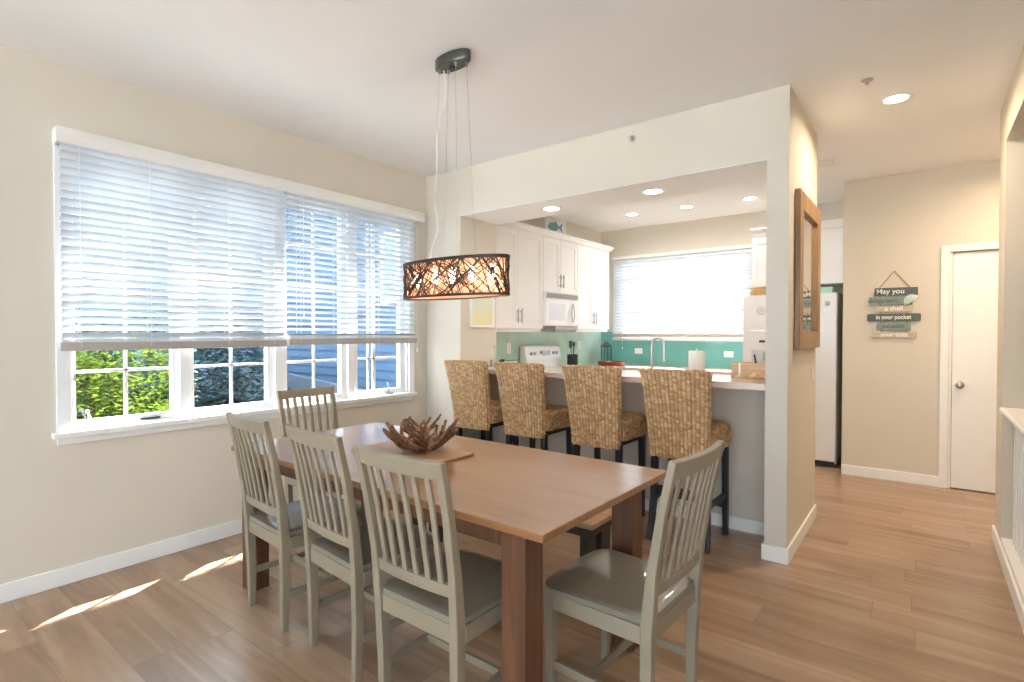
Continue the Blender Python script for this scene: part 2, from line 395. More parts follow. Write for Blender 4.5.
def blind(name, label, y0, y1, zb, ztop, tilt, xc, sect='x', pitch=.0435, cords=(), lad=()):
    """slatted blind hanging in a plane: sect 'x' = facing +x, runs along y; 'y' = facing -y, runs along x"""
    t = thing(name, label, 'blind', ((xc, (y0+y1)/2, zb) if sect == 'x' else ((y0+y1)/2, xc, zb)))
    def P(a, d, z): return (xc+d, a, z) if sect == 'x' else (a, xc-d, z)   # d: towards the room
    s = MB(); n = int((ztop-.06-zb-.066)/pitch)+1
    for k in range(n):
        z = ztop-.06-k*pitch; sec = []
        for q, (u, b) in enumerate(((-.025, -.0015), (-.012, .001), (0, .002), (.012, .001), (.025, -.0015))):
            sec.append((u*math.cos(tilt)-b*math.sin(tilt), u*math.sin(tilt)+b*math.cos(tilt)))
        top = [(d, zz+.0014) for d, zz in sec]; bot = [(d, zz-.0014) for d, zz in sec[::-1]]
        ring = top+bot
        s.loft([[P(y0+.002, d, z+zz) for d, zz in ring], [P(y1-.002, d, z+zz) for d, zz in ring]])
    for k in range(5):                                  # slats gathered on the rail
        z = zb+.046+k*.0042
        a, b = P(y0+.002, -.026, z), P(y1-.002, .026, z+.003)
        s.box(min(a[0], b[0]), max(a[0], b[0]), min(a[1], b[1]), max(a[1], b[1]), a[2], b[2])
    s.build('slats', MT['blind'], t, world=True)
    a, b = P(y0, -.027, zb), P(y1, .027, zb+.046)
    MB().box(min(a[0], b[0]), max(a[0], b[0]), min(a[1], b[1]), max(a[1], b[1]), a[2], b[2]).build('bottom_rail', MT['rail'], t, bevel=.003, world=True)
    a, b = P(y0, -.028, ztop-.04), P(y1, .028, ztop)
    MB().box(min(a[0], b[0]), max(a[0], b[0]), min(a[1], b[1]), max(a[1], b[1]), a[2], b[2]).build('headrail', MT['trim'], t, world=True)
    for y in lad:
        l = MB()
        for d in (-.029, .029): l.tube([P(y, d, zb+.02), P(y, d, ztop-.03)], .0013, 5)
        l.tube([P(y, -.029, zb+.03), P(y, .029, zb+.03)], .0013, 5)
        l.build('ladder_cord', MT['vinyl'], t, world=True)
    for y, z in cords:
        c = MB().tube([P(y, .034, z), P(y, .034, ztop-.03)], .0016, 6)
        c.lathe([(.002, .035), (.006, .028), (.008, .004), (.006, 0), (.001, -.001)], P(y, .034, z-.03), 10)
        c.build('pull_cord', MT['vinyl'], t, smooth=True, world=True)
    return t
blind('window_blind', 'left white slatted blind of the dining window, its slats nearly shut', .782, 2.030, 1.262, 2.415, math.radians(36), XL+.046,
      pitch=.042, cords=((2.0, 1.60),), lad=(.86, 1.19, 1.63, 1.94))
blind('window_blind', 'right white slatted blind of the dining window, slats open to the blue house', 2.053, 3.275, 1.270, 2.415, math.radians(17), XL+.046,
      pitch=.042, cords=((3.262, 1.22), (2.16, 1.50)), lad=(2.14, 2.45, 2.84, 3.18))

# kitchen window
kw = MB()
kw.box(KX0, KX1, YK+.03, YK+.09, KZ0, KZ0+.05); kw.box(KX0, KX1, YK+.03, YK+.09, KZ1-.05, KZ1)
for a in (KX0, (KX0+KX1)/2-.03, KX1-.06): kw.box(a, a+.06, YK+.03, YK+.09, KZ0, KZ1)
for k in (1, 2, 3): kw.box(KX0, KX1, YK+.05, YK+.07, KZ0+.26*k, KZ0+.26*k+.018)
for a in (.29, .58, 1.16, 1.45): kw.box(KX0+a, KX0+a+.018, YK+.05, YK+.07, KZ0, KZ1)
kw.box(KX0-.05, KX0, YK-.015, YK, KZ0-.02, KZ1+.05); kw.box(KX1, KX1+.05, YK-.015, YK, .925, KZ1+.05); kw.box(KX0, KX1, YK-.015, YK, KZ1, KZ1+.05)
kw.box(KX0-.06, KX1+.02, YK-.05, YK+.03, KZ0-.045, KZ0-.01)
win2 = struct('window_2', kw, MT['vinyl'], bevel=.002)
MB().box(KX0, KX1, YK+.058, YK+.062, KZ0, KZ1).build('pane', MT['glass'], win2)
blind('window_blind', 'white slatted blind glowing over the kitchen window above the teal backsplash', KX0-.04, KX1+.045, 1.30, 2.41, math.radians(-52), YK-.06, sect='y', pitch=.042,
      cords=((KX0+.12, 1.16),), lad=(KX0+.1, KX0+.85, KX1-.1))

# ------------------------------------------------------------------ hall door
dr = struct('door_1', MB().box(DX0+.022, DX1-.004, YF+.012, YF+.05, .012, DZ-.012), MT['white'], bevel=.003)
kn = MB(); kc = (.255, YF+.012, .909)
kn.lathe([(.001, 0), (.032, 0), (.032, .006), (.012, .012), (.011, .03), (.024, .036), (.029, .048), (.026, .060), (.012, .066), (.001, .067)], kc, 24, 'Y')
kn.build('door_knob', MT['steel'], dr, smooth=True)
MB().box(DX0+.0005, DX0+.018, YF+.02, YF+.045, .9, .95).build('strike_plate', MT['steel'], dr)
struct('trim_2', MB().box(DX0-.06, DX0, YF-.018, YF, 0, DZ+.055).box(DX0, DX1, YF-.018, YF, DZ, DZ+.055).box(DX1, DX1+.06, YF-.018, YF, 0, DZ+.055)
       .box(DX0, DX0+.02, YF, YF+.012, 0, DZ), MT['trim'], bevel=.004)

# stair railing in the right wall
rl = thing('stair_railing', 'white railing with flat cap and slim spindles in the right wall opening', 'railing', (XR+.05, 2.75, 0))
MB().box(XR-.014, XR+.135, 1.16, 4.379, .882, .908).box(XR+.02, XR+.10, 1.16, 4.379, .845, .882).build('cap_rail', MT['trim'], rl, bevel=.006, world=True)
MB().box(XR+.001, XR+.10, 1.16, 4.379, 0.0, .115).build('bottom_rail', MT['trim'], rl, bevel=.004, world=True)
for k in range(30):
    y = 4.27-k*.105
    MB().box(XR+.044, XR+.076, y-.016, y+.016, .115, .845).build('spindle', MT['trim'], rl, bevel=.002, world=True)

# ------------------------------------------------------------------ dining table
TX, TY, TA, TLn, TWd = -1.878, 1.773, math.radians(-.8), 2.01, .94
tb = thing('dining_table', 'long brown wooden dining table with square legs and a driftwood bowl on it', 'table', (TX, TY, 0), TA)
hx, hy = TLn/2, TWd/2
MB().box(-hx, hx, -hy, hy, .738, .765).build('tabletop', MT['table'], tb, bevel=.004)
ap = MB(); ix, ia, iy = hx-.112, -(hx-.034), hy-.056
ap.box(ia, ix, -iy, -iy+.025, .665, .738); ap.box(ia, ix, iy-.025, iy, .665, .738)
ap.box(ia, ia+.025, -iy+.025, iy-.025, .665, .738); ap.box(ix-.025, ix, -iy+.025, iy-.025, .665, .738)
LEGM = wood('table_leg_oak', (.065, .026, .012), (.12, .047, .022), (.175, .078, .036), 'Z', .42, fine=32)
ap.build('apron', LEGM, tb)  # darker leg wood puts the shadow under the top into the apron's colour
for sx in (-1, 1):
    for sy in (-1, 1):
        x1 = sx*(hx-.098) if sx > 0 else -(hx-.02); y1 = sy*(hy-.045)
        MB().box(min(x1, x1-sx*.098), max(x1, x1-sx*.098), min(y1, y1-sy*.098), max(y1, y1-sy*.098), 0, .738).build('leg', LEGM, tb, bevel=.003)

# serving board and the driftwood bowl
tray = MB(); tray.box(-.28, .28, -.155, .155, 0, .012)
o = tray.build('serving_board', MT['tray'], bevel=.003); o.location = (-2.005, 1.785, .7655); o.rotation_euler = (0, 0, math.radians(-1.5))
tag(o, 'thin brown wooden board lying under the driftwood bowl on the table', 'board')
bw = MB(); rnd = random.Random(4)
for k in range(54):
    a = 2*PI*k/54*3+rnd.uniform(-.2, .2); da = rnd.choice((-1, 1))*rnd.uniform(.1, 1.1); r1 = rnd.uniform(.15, .205); r0 = rnd.uniform(.03, .08)
    z1 = .02+ (r1/.205)**1.5*rnd.uniform(.085, .135); pts = []; rad = []
    th = rnd.uniform(.0065, .0115)
    for q in range(6):
        u = q/5; r = r0+(r1-r0)*u; aa = a+da*u
        z = .014+(z1-.014)*u**1.7+rnd.uniform(-.004, .004)
        pts.append((r*math.cos(aa)+rnd.uniform(-.004, .004), r*math.sin(aa)+rnd.uniform(-.004, .004), z)); rad.append(th*(1.15-.45*u)*rnd.uniform(.85, 1.15))
    bw.tube(pts, rad, 7)
    if k % 3 == 0:
        p = Vector(pts[3]); d = Vector((math.cos(a+da+.9), math.sin(a+da+.9), .9)).normalized()
        bw.tube([p, p+d*.03, p+d*.055+Vector((0, 0, .006))], [th*.8, th*.6, th*.45], 6)
for k in range(9):
    a = rnd.uniform(0, 2*PI); r = rnd.uniform(.0, .05); d = rnd.uniform(0, PI); l = rnd.uniform(.04, .08)
    c = Vector((r*math.cos(a), r*math.sin(a), .012+rnd.uniform(0, .01))); e = Vector((math.cos(d), math.sin(d), 0))*l
    bw.tube([c-e, c+Vector((0, 0, .004)), c+e], .008, 6)
o = bw.build('driftwood_bowl', MT['stick'], smooth=True); o.location = (-1.965, 1.815, .7825)
tag(o, 'open bowl of tangled brown driftwood sticks on the dining table', 'bowl')

# ------------------------------------------------------------------ dining chairs
def make_chair(label):
    t = thing('dining_chair', label, 'chair', group='slat back chairs around the dining table')
    # seat, dished, rounded front
    W0, W1 = .198, .226; y0, y1 = -.205, .215; nx, ny = 20, 20; top = []; bot = []
    def half(v):
        w = W0+(W1-W0)*v
        if v > .86: w -= .05*((v-.86)/.14)**2.4
        return w
    for j in range(ny+1):
        v = j/ny; y = y0+(y1-y0)*v; rt = []; rb = []
        for i in range(nx+1):
            u = -1+2*i/nx; dish = .009*(1-u*u)*math.sin(PI*min(1, v*1.05+.0))
            ed = .005 if abs(u) == 1 or j in (0, ny) else 0
            rt.append((u*half(v), y+(.014*(1-u*u) if j == ny else 0), .458-dish-ed)); rb.append((u*half(v)*.97, y+(.010*(1-u*u) if j == ny else 0), .432))
        top.append(rt); bot.append(rb)
    s = MB(); n = nx+1; vs = [p for r in top for p in r]+[p for r in bot for p in r]; fs = []; B = (ny+1)*n
    for j in range(ny):
        for i in range(nx):
            a = j*n+i; fs.append((a, a+1, a+n+1, a+n)); fs.append((B+a, B+a+n, B+a+n+1, B+a+1))
    for i in range(nx): fs.append((i, B+i, B+i+1, i+1)); a = ny*n+i; fs.append((a, a+1, B+a+1, B+a))
    for j in range(ny): a = j*n; fs.append((a, a+n, B+a+n, B+a)); a = j*n+nx; fs.append((a, B+a, B+a+n, a+n))
    s.add(vs, fs).build('seat', MT['seatp'], t, smooth=True)
    for sx in (-1, 1):
        MB().beam([(sx*.174, -.195, 0), (sx*.180, -.192, .2), (sx*.187, -.198, .43), (sx*.191, -.214, .60), (sx*.196, -.248, .80), (sx*.200, -.287, .972)],
                  [.030, .034, .036, .033, .031, .029], [.030, .038, .042, .034, .029, .024]).build('leg', MT['chair'], t, bevel=.004)
        MB().beam([(sx*.186, .178, 0), (sx*.198, .178, .44)], [.028, .038], [.028, .038]).build('leg', MT['chair'], t, bevel=.004)
        MB().beam([(sx*.188, -.18, .165), (sx*.190, .17, .165)], .018, .03).build('stretcher', MT['chair'], t, bevel=.003)
        MB().beam([(sx*.196, -.18, .402), (sx*.200, .17, .402)], .02, .058).build('apron', MT['chair'], t, bevel=.002)
    MB().beam([(-.19, .03, .165), (.19, .03, .165)], .018, .028, side=(0, 1, 0)).build('stretcher', MT['chair'], t, bevel=.003)
    MB().beam([(-.19, -.198, .402), (.19, -.198, .402)], .02, .06, side=(0, 1, 0)).build('apron', MT['chair'], t, bevel=.002)
    MB().beam([(-.19, .178, .402), (.19, .178, .402)], .02, .058, side=(0, 1, 0)).build('apron', MT['chair'], t, bevel=.002)
    def arc(z, y, d, w, n=10): return [(-w+2*w*k/n, y-d*(1-(2*k/n-1)**2), z) for k in range(n+1)]
    MB().beam(arc(.942, -.278, .022, .198), .022, .058, side=(0, 1, .23)).build('top_rail', MT['chair'], t, bevel=.004)
    MB().beam(arc(.545, -.208, .012, .184), .020, .042, side=(0, 1, .1)).build('lower_rail', MT['chair'], t, bevel=.003)
    for k in range(6):
        u = (k-2.5)/3.5
        b = lambda z, y, d: (u*(.188+(z-.545)*.03), y-d*(1-u*u), z)
        MB().beam([b(.56, -.211, .012), b(.70, -.232, .016), b(.82, -.252, .019), b(.922, -.275, .022)], .021, .011).build('slat', MT['chair'], t, bevel=.002)
    return t
ch = make_chair('grey slat back chair on the near long side, closest to the window wall')
ch.location = (-2.46, 1.485, 0); ch.rotation_euler = (0, 0, math.radians(-4))
dup(ch, (-1.90, 1.475, 0), math.radians(-5), 'grey slat back chair in the middle of the near long side of the table')
dup(ch, (-1.345, 1.418, 0), math.radians(0), 'grey slat back chair on the near long side, in front of the driftwood bowl')
dup(ch, (-.868, 1.785, 0), math.radians(90-3), 'grey slat back chair at the table end toward the hall, seat in full view')
dup(ch, (-3.11, 2.06, 0), math.radians(-90), 'grey slat back chair at the table end by the window, only its back showing')

# bench on the far side
bn = thing('bench', 'low wooden bench with dark frame tucked under the far side of the table', 'bench', (-1.88, 2.34, 0))
MB().box(-.66, .66, -.14, .14, .43, .455).build('bench_top', MT['bench'], bn, bevel=.004)
for sx in (-1, 1):
    MB().box(sx*.60-.02, sx*.60+.02, -.12, -.03, 0, .42).box(sx*.60-.02, sx*.60+.02, .03, .12, 0, .42).build('leg', MT['darkwood'], bn, bevel=.003)
MB().box(-.64, .64, -.125, -.095, .385, .43).box(-.64, .64, .095, .125, .385, .43).box(-.64, -.61, -.095, .095, .385, .43).box(.61, .64, -.095, .095, .385, .43).build('frame', MT['darkwood'], bn)

# ------------------------------------------------------------------ woven bar stools
hsh = lambda a, b, s=0: (math.sin(a*127.1+b*311.7+s*74.7)*43758.5453) % 1.0
def weave(name, rings, parent, uvs, cw=.0265, ch=.0165, amp=.013, cap=True, label=None):
    """closed loft with a seagrass weave pressed into its surface"""
    me = bpy.data.meshes.new(name); n = len(rings[0]); vs = [p for r in rings for p in r]; fs = []
    for i in range(len(rings)-1):
        for j in range(n): k = (j+1) % n; fs.append((i*n+j, i*n+k, (i+1)*n+k, (i+1)*n+j))
    fs.append(tuple(range(n))[::-1]); fs.append(tuple((len(rings)-1)*n+j for j in range(n)))
    me.from_pydata(vs, [], fs)
    bm = bmesh.new(); bm.from_mesh(me); bmesh.ops.recalc_face_normals(bm, faces=bm.faces[:]); bm.normal_update()
    tone = []
    bm.verts.ensure_lookup_table()
    for v in bm.verts:
        uu, vv = uvs[v.index]; c = math.floor(uu/cw); ph = .5*(c % 2)+.25*hsh(c, 3)
        r = math.floor(vv/ch+ph); a = abs(math.sin(PI*uu/cw)); b = abs(math.sin(PI*(vv/ch+ph)))
        h = (a**.6)*(.45+.55*b**.7)*(.75+.5*hsh(c, r)); sl = .35*((uu/cw) % 1-.5)
        b2 = abs(math.sin(PI*(vv/ch+ph+sl))); h = (a**.6)*(.4+.6*b2**.7)*(.75+.5*hsh(c, r))
        r2 = math.floor(vv/ch+ph+sl)
        v.co += v.normal*(h-.6)*amp
        tone.append((.36+.52*hsh(c, r2, 1))*min(1, .22+1.0*h))  # random straw tone, with shade of the weave gaps put into it
    bm.to_mesh(me); bm.free(); me.shade_smooth()
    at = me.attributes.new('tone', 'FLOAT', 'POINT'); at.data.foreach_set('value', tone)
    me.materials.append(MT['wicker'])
    o = bpy.data.objects.new(name, me); COL.objects.link(o); o.parent = parent
    if label: o['label'] = label
    return o
def rrect(w, d, r, n):
    """rounded rectangle of half sizes w,d, resampled to n points, with arc lengths"""
    pts = []
    for cx, cy, a0 in ((w-r, d-r, 0), (-(w-r), d-r, PI/2), (-(w-r), -(d-r), PI), (w-r, -(d-r), 1.5*PI)):
        for k in range(7): a = a0+PI/2*k/6; pts.append((cx+r*math.cos(a), cy+r*math.sin(a)))
    pts.append(pts[0]); L = [0]
    for i in range(1, len(pts)): L.append(L[-1]+math.dist(pts[i], pts[i-1]))
    out = []; j = 0
    for k in range(n):
        s = L[-1]*k/n
        while L[j+1] < s: j += 1
        u = (s-L[j])/max(1e-9, L[j+1]-L[j]); out.append((pts[j][0]+(pts[j+1][0]-pts[j][0])*u, pts[j][1]+(pts[j+1][1]-pts[j][1])*u, s))
    return out, L[-1]
def make_stool(label):
    t = thing('bar_stool', label, 'stool', group='woven bar stools at the counter')
    # backrest
    rings = []; uv = []; n = 224; m = 118; z0, z1 = .568, 1.115
    per = None
    for i in range(-5, m+6):
        f = min(1, max(0, i/m)); z = z0+(z1-z0)*f; ins = 0
        if i < 0: ins = .014*(1-math.cos(PI/2*(-i/5))); z = z0-.010*math.sin(PI/2*(-i/5))
        if i > m: ins = .016*(1-math.cos(PI/2*((i-m)/5))); z = z1+.014*math.sin(PI/2*((i-m)/5))
        w = .188+.038*f**1.2-ins; d = .030-ins*.8
        pts, per = rrect(w, d, .022-ins*.9, n)
        yc = -.175-.085*f**1.5
        ring = []
        for x, y, s in pts:
            bow = -.018*(1-(x/w)**2)+.004
            ring.append((x, yc+y+bow, z)); uv.append((s/per*round(.92/.0265)*.0265, z-z0 if 0 <= i <= m else (z-z0)*1.5))
        rings.append(ring)
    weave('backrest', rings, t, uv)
    # seat
    rings = []; uv = []; prof = []
    for k in range(5): prof.append((.70+.30*k/4*.98, .610))
    for k in range(26): f = k/25; prof.append((.985+.03*math.sin(PI*f), .612+.11*f))
    for k in range(8): a = PI/2*k/7; prof.append((1.0-.16*(1-math.cos(a)), .722+.035*math.sin(a)))
    for k in range(1, 34): prof.append((.84*(1-k/34), .757+.006*k/34))
    acc = 0; last = None; n = 248
    base, per = rrect(.225, .212, .075, n)
    for sc_, z in prof:
        ring = []
        if last: acc += math.hypot((sc_-last[0])*.22, z-last[1])
        last = (sc_, z)
        for x, y, s in base:
            ring.append((x*sc_*(.90+.10*min(1, max(0, (y+.2)/.4))), .030+y*sc_, z)); uv.append((s/per*round(per/.0265)*.0265, acc))
        rings.append(ring)
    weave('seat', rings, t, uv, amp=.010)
    for sx in (-1, 1):
        MB().beam([(sx*.187, -.20, 0), (sx*.180, -.172, .12), (sx*.172, -.155, .30), (sx*.168, -.150, .61)], [.036, .038, .040, .042], [.036, .038, .040, .042]).build('leg', MT['black'], t, bevel=.003)
        MB().beam([(sx*.188, .195, 0), (sx*.184, .19, .61)], [.034, .042], [.034, .042]).build('leg', MT['black'], t, bevel=.003)
        MB().beam([(sx*.176, -.15, .27), (sx*.186, .18, .27)], .022, .036).build('stretcher', MT['black'], t, bevel=.002)
    MB().beam([(-.176, -.155, .34), (.176, -.155, .34)], .022, .036, side=(0, 1, 0)).build('stretcher', MT['black'], t, bevel=.002)
    MB().beam([(-.186, .192, .20), (.186, .192, .20)], .022, .036, side=(0, 1, 0)).build('footrest', MT['black'], t, bevel=.002)
    MB().box(-.185, .185, -.16, .20, .575, .612).build('seat_frame', MT['black'], t)
    return t
st = make_stool('woven seagrass bar stool first from the window wall, beside the white wall end')
st.location = (-3.005, 3.52, 0)
dup(st, (-2.455, 3.52, 0), 0, 'woven seagrass bar stool second from the window wall, in front of the range')
dup(st, (-1.83, 3.52, 0), 0, 'woven seagrass bar stool third from the window wall, in front of the red tray')
dup(st, (-1.232, 3.52, 0), 0, 'woven seagrass bar stool nearest the hall pier, below the paper towel roll')

# ------------------------------------------------------------------ pendant lamp
PX, PY = -1.955, 2.03
pl = thing('pendant_lamp', 'oval pendant lamp of dark woven branches with glowing bulbs over the table', 'lamp', (PX, PY, 0))
cn = MB().lathe([(.001, HC-.052), (.93, HC-.052), (.985, HC-.046), (1, HC-.038), (1, HC-.001), (.001, HC-.001)], n=40, sx=.120, sy=.050)
can = cn.build('canopy', MT['gunmetal'], pl, smooth=True)
for x, y in ((-.085, -.012), (-.05, .02), (.045, -.025), (.085, .015)):
    MB().lathe([(.001, HC-.072), (.006, HC-.072), (.006, HC-.06), (.010, HC-.058), (.010, HC-.051)], (x, y, 0), 12).build('cable_nut', MT['steel'], can, smooth=True)
MB().box(-.012, .012, -.012, .012, HC-.066, HC-.05).build('cord_socket', MT['dark'], can)
EA, EB, ZB, ZT = .362, .125, 1.545, 1.735
def ell(a, z, k=1.0): return (EA*k*math.cos(a), EB*k*math.sin(a), z)
for x, y, a in ((-.085, -.012, -.155), (-.05, .02, -.07), (.045, -.025, .03), (.085, .015, .16)):
    MB().tube([(x, y, HC-.07), (a, 0, ZT)], .0010, 5).build('cable', MT['steel'], pl)
pts = []
for k in range(31):
    u = k/30; pts.append((-.055-.10*u+.020*math.sin(u*17)*(.3+u)*min(1, (1-u)*6), -.01+.02*math.sin(u*11)*min(1, (1-u)*6), HC-.06-(HC-.06-ZT+.02)*u))
MB().tube(pts, .0045, 6).build('power_cord', MT['cord'], pl, smooth=True, label='wavy clear cord')
def band(z0, z1, k0, k1):
    b = MB(); rings = []
    n = 72
    for i in range(n):
        a = 2*PI*i/n
        rings.append([ell(a, z0, k1), ell(a, z1, k1), ell(a, z1, k0), ell(a, z0, k0)])
    rings.append(rings[0]); b.loft(rings, cap=False); return b
tr = band(ZT-.012, ZT+.004, .955, 1.012)
for x in (-.12, .12): tr.box(x-.012, x+.012, -EB*.93, EB*.93, ZT-.010, ZT+.002)
tr.box(-EA*.94, EA*.94, -.016, .016, ZT-.010, ZT+.002)
tr.build('top_rim', MT['bronze'], pl)
band(ZB-.002, ZB+.010, .97, 1.012).build('bottom_rim', MT['bronze'], pl)
lt = MB(); rnd = random.Random(11)
ACC = [0]
for q in range(360): ACC.append(ACC[-1]+math.hypot(EA*math.sin(2*PI*q/360), EB*math.cos(2*PI*q/360)))
def arc_angle(u):
    for q in range(360):
        if ACC[q+1] >= u*ACC[-1]: return 2*PI*q/360
    return 0
for k in range(300):
    a = arc_angle(rnd.random()); lean = rnd.choice((-1, 1))*rnd.uniform(.10, 1.15)*(1 if rnd.random() < .8 else .3); h0 = ZB+.004; h1 = ZT-.006
    if rnd.random() < .35:
        h0 += rnd.uniform(0, .1); h1 = min(h1, h0+rnd.uniform(.06, .14))
    n = 9; p = []; kk = rnd.uniform(.975, 1.0); r = rnd.choice((.0015, .002, .0024, .0032))
    # lean measured along the arc so strips cross at all angles on the long sides
    for q in range(n):
        u = q/(n-1); x = a; aa = a+lean*(u-.5)
        p.append(ell(aa, h0+(h1-h0)*u, kk))
    lt.tube(p, r, 5)
lt.build('branch_lattice', MT['bronze'], pl, smooth=True)
sh = MB(); rings = []
for z in (ZB+.006, (ZB+ZT)/2, ZT-.008): rings.append([ell(2*PI*i/72, z, .925) for i in range(72)])
sh.loft(rings, cap=False).build('inner_shade', MT['shade'], pl, smooth=True)
for x in (-.27, -.135, 0, .135, .27):
    so = MB().lathe([(.001, 1.70), (.012, 1.70), (.012, 1.722), (.001, 1.724)], (x, 0, 0), 12).build('bulb_socket', MT['steel'], pl, smooth=True)
    MB().lathe([(.001, 1.618), (.010, 1.622), (.019, 1.636), (.021, 1.65), (.017, 1.67), (.011, 1.69), (.010, 1.70)], (x, 0, 0), 16).build('bulb', MT['bulb'], so, smooth=True)
BULBS = [(-.27, 0), (0, 0), (.27, 0)]

# ------------------------------------------------------------------ bar top, counters, base cabinets
o = MB().box(XJ+.002, XPL-.002, YH+.012, 4.08, 1.010, 1.052).build('bar_counter', MT['counter'], bevel=.004)
tag(o, 'long pale stone bar counter the woven stools face', 'counter')
w = MB().box(XL+.002, -3.03, 3.98, 4.865, .885, .923)
tag(w.build('worktop', MT['counter'], bevel=.003), 'pale stone worktop left of the range under the first cabinet', 'worktop')
w = MB().box(XL+.002, -3.03, 5.605, YK-.002, .885, .923).box(-3.03, -1.60, 6.22, YK-.002, .885, .923)
tag(w.build('worktop', MT['counter'], bevel=.003), 'pale stone worktop turning the corner under the kitchen window', 'worktop')
w = MB().box(-3.02, -.95, 3.97, 4.60, .885, .923)
wk = tag(w.build('worktop', MT['counter'], bevel=.003), 'low pale stone worktop with the tall faucet behind the bar', 'worktop')
def base_cab(label, x0, x1, y0, y1, face, n, drawers=False):
    t = thing('base_cabinet', label, 'cabinet', ((x0+x1)/2, (y0+y1)/2, 0), group='white base cabinets')
    MB().box(x0, x1, y0, y1, .10, .884).build('body', MT['white'], t, world=True)
    MB().box(x0+.04, x1-.04, y0+.04, y1-.04, 0, .10).build('plinth', MT['dark'], t, world=True)
    for k in range(n):
        if face in 'xX':
            a, b = y0+(y1-y0)*k/n+.005, y0+(y1-y0)*(k+1)/n-.005; X0 = x1 if face == 'x' else x0-.02
            d = MB().box(X0, X0+.02, a, b, .12, .86).build('door', MT['white'], t, bevel=.003, world=True)
            MB().tube([(X0+(.045 if face == 'x' else -.025), b-.05, .62), (X0+(.045 if face == 'x' else -.025), b-.05, .76)], .005, 8).build('handle', MT['steel'], d).location = (-t.location.x, -t.location.y, 0)
        else:
            a, b = x0+(x1-x0)*k/n+.005, x0+(x1-x0)*(k+1)/n-.005; Y0 = y0-.02 if face == 'y' else y1
            d = MB().box(a, b, Y0, Y0+.02, .12, .86).build('door', MT['white'], t, bevel=.003, world=True)
            MB().tube([(b-.05, Y0+(-.025 if face == 'y' else .045), .62), (b-.05, Y0+(-.025 if face == 'y' else .045), .76)], .005, 8).build('handle', MT['steel'], d).location = (-t.location.x, -t.location.y, 0)
    return t
base_cab('white base cabinet left of the range under the worktop', XL+.004, -3.06, 3.985, 4.862, 'x', 2)
base_cab('white base cabinet right of the range in the kitchen corner', XL+.004, -3.06, 5.608, 6.20, 'x', 1)
base_cab('white base cabinet run under the kitchen window and teal backsplash', -3.05, -1.605, 6.25, YK-.004, 'y', 3)
base_cab('white base cabinet behind the bar wall below the faucet', -3.0, -.97, 3.972, 4.56, 'Y', 4)

# backsplashes
struct('trim_3', MB().box(XL, XL+.008, 3.95, YK-.008, .923, 1.372), MT['teal_lit'])
struct('trim_4', MB().box(XL+.008, KX1, YK-.008, YK, .923, 1.253).box(XL+.008, KX0-.052, YK-.008, YK, 1.253, 1.372), MT['teal'])

# ------------------------------------------------------------------ wall cabinets on the left kitchen wall
CXF = -3.318
def wall_cab(label, y0, y1, z0, z1, split, rail=True):
    t = thing('wall_cabinet', label, 'cabinet', (XL, (y0+y1)/2, z0), group='white wall cabinets left of the kitchen')
    b = MB().box(XL+.002, CXF-.02, y0+.001, y1-.001, z0, z1)
    if rail: b.box(XL+.02, CXF-.025, y0+.001, y1-.001, z0-.032, z0)
    b.build('body', MT['white'], t, world=True)
    ys = [y0, split, y1]
    for k in range(2):
        a, c = ys[k]+.003, ys[k+1]-.003; s = .055
        d = MB().box(CXF-.02, CXF-.008, a, c, z0+.004, z1-.004)
        d.box(CXF-.008, CXF, a, a+s, z0+.004, z1-.004); d.box(CXF-.008, CXF, c-s, c, z0+.004, z1-.004)
        d.box(CXF-.008, CXF, a+s, c-s, z0+.004, z0+.004+s); d.box(CXF-.008, CXF, a+s, c-s, z1-.004-s, z1-.004)
        d = d.build('door', MT['white'], t, world=True)
        hy_ = c-.028 if k == 0 else a+.028; hz = z0+.06; L = .15
        h = MB().tube([(CXF+.03, hy_, hz), (CXF+.03, hy_, hz+L)], .006, 8)
        h.tube([(CXF, hy_, hz+.03), (CXF+.03, hy_, hz+.03)], .004, 6); h.tube([(CXF, hy_, hz+L-.03), (CXF+.03, hy_, hz+L-.03)], .004, 6)
        hh = h.build('handle', MT['pull'], d, smooth=True); hh.location = (-t.location.x, -t.location.y, -t.location.z)
    return t
wall_cab('white double door wall cabinet behind the pendant lamp, left of the microwave', 3.95, 4.865, 1.402, 2.42, 4.405)
wall_cab('short white double door wall cabinet above the microwave', 4.868, 5.602, 1.815, 2.42, 5.215, rail=False)
wall_cab('white double door wall cabinet between microwave and kitchen window', 5.605, 6.425, 1.402, 2.42, 5.995)
cr = MB().prism([(XL+.002, 2.421), (CXF-.01, 2.421), (CXF-.005, 2.432), (CXF+.012, 2.440), (CXF+.030, 2.470), (CXF+.045, 2.480), (CXF+.045, 2.495), (XL+.002, 2.495)], 3.96, 6.425, 'Y')
c2 = MB(); prof = [(CXF-.01, 0, 2.421), (CXF-.005, .005, 2.432), (CXF+.012, .022, 2.440), (CXF+.030, .040, 2.470), (CXF+.045, .055, 2.480), (CXF+.045, .055, 2.495)]
cr.loft([[(XL+.002, 6.425+d, z) for x, d, z in prof]+[(XL+.002, 6.40, 2.495), (XL+.002, 6.40, 2.421)], [(x, 6.425+d, z) for x, d, z in prof]+[(CXF-.02, 6.40, 2.495), (CXF-.02, 6.40, 2.421)]])
tag(cr.build('crown_molding', MT['white']), 'white crown molding running along the tops of the left wall cabinets', 'molding')

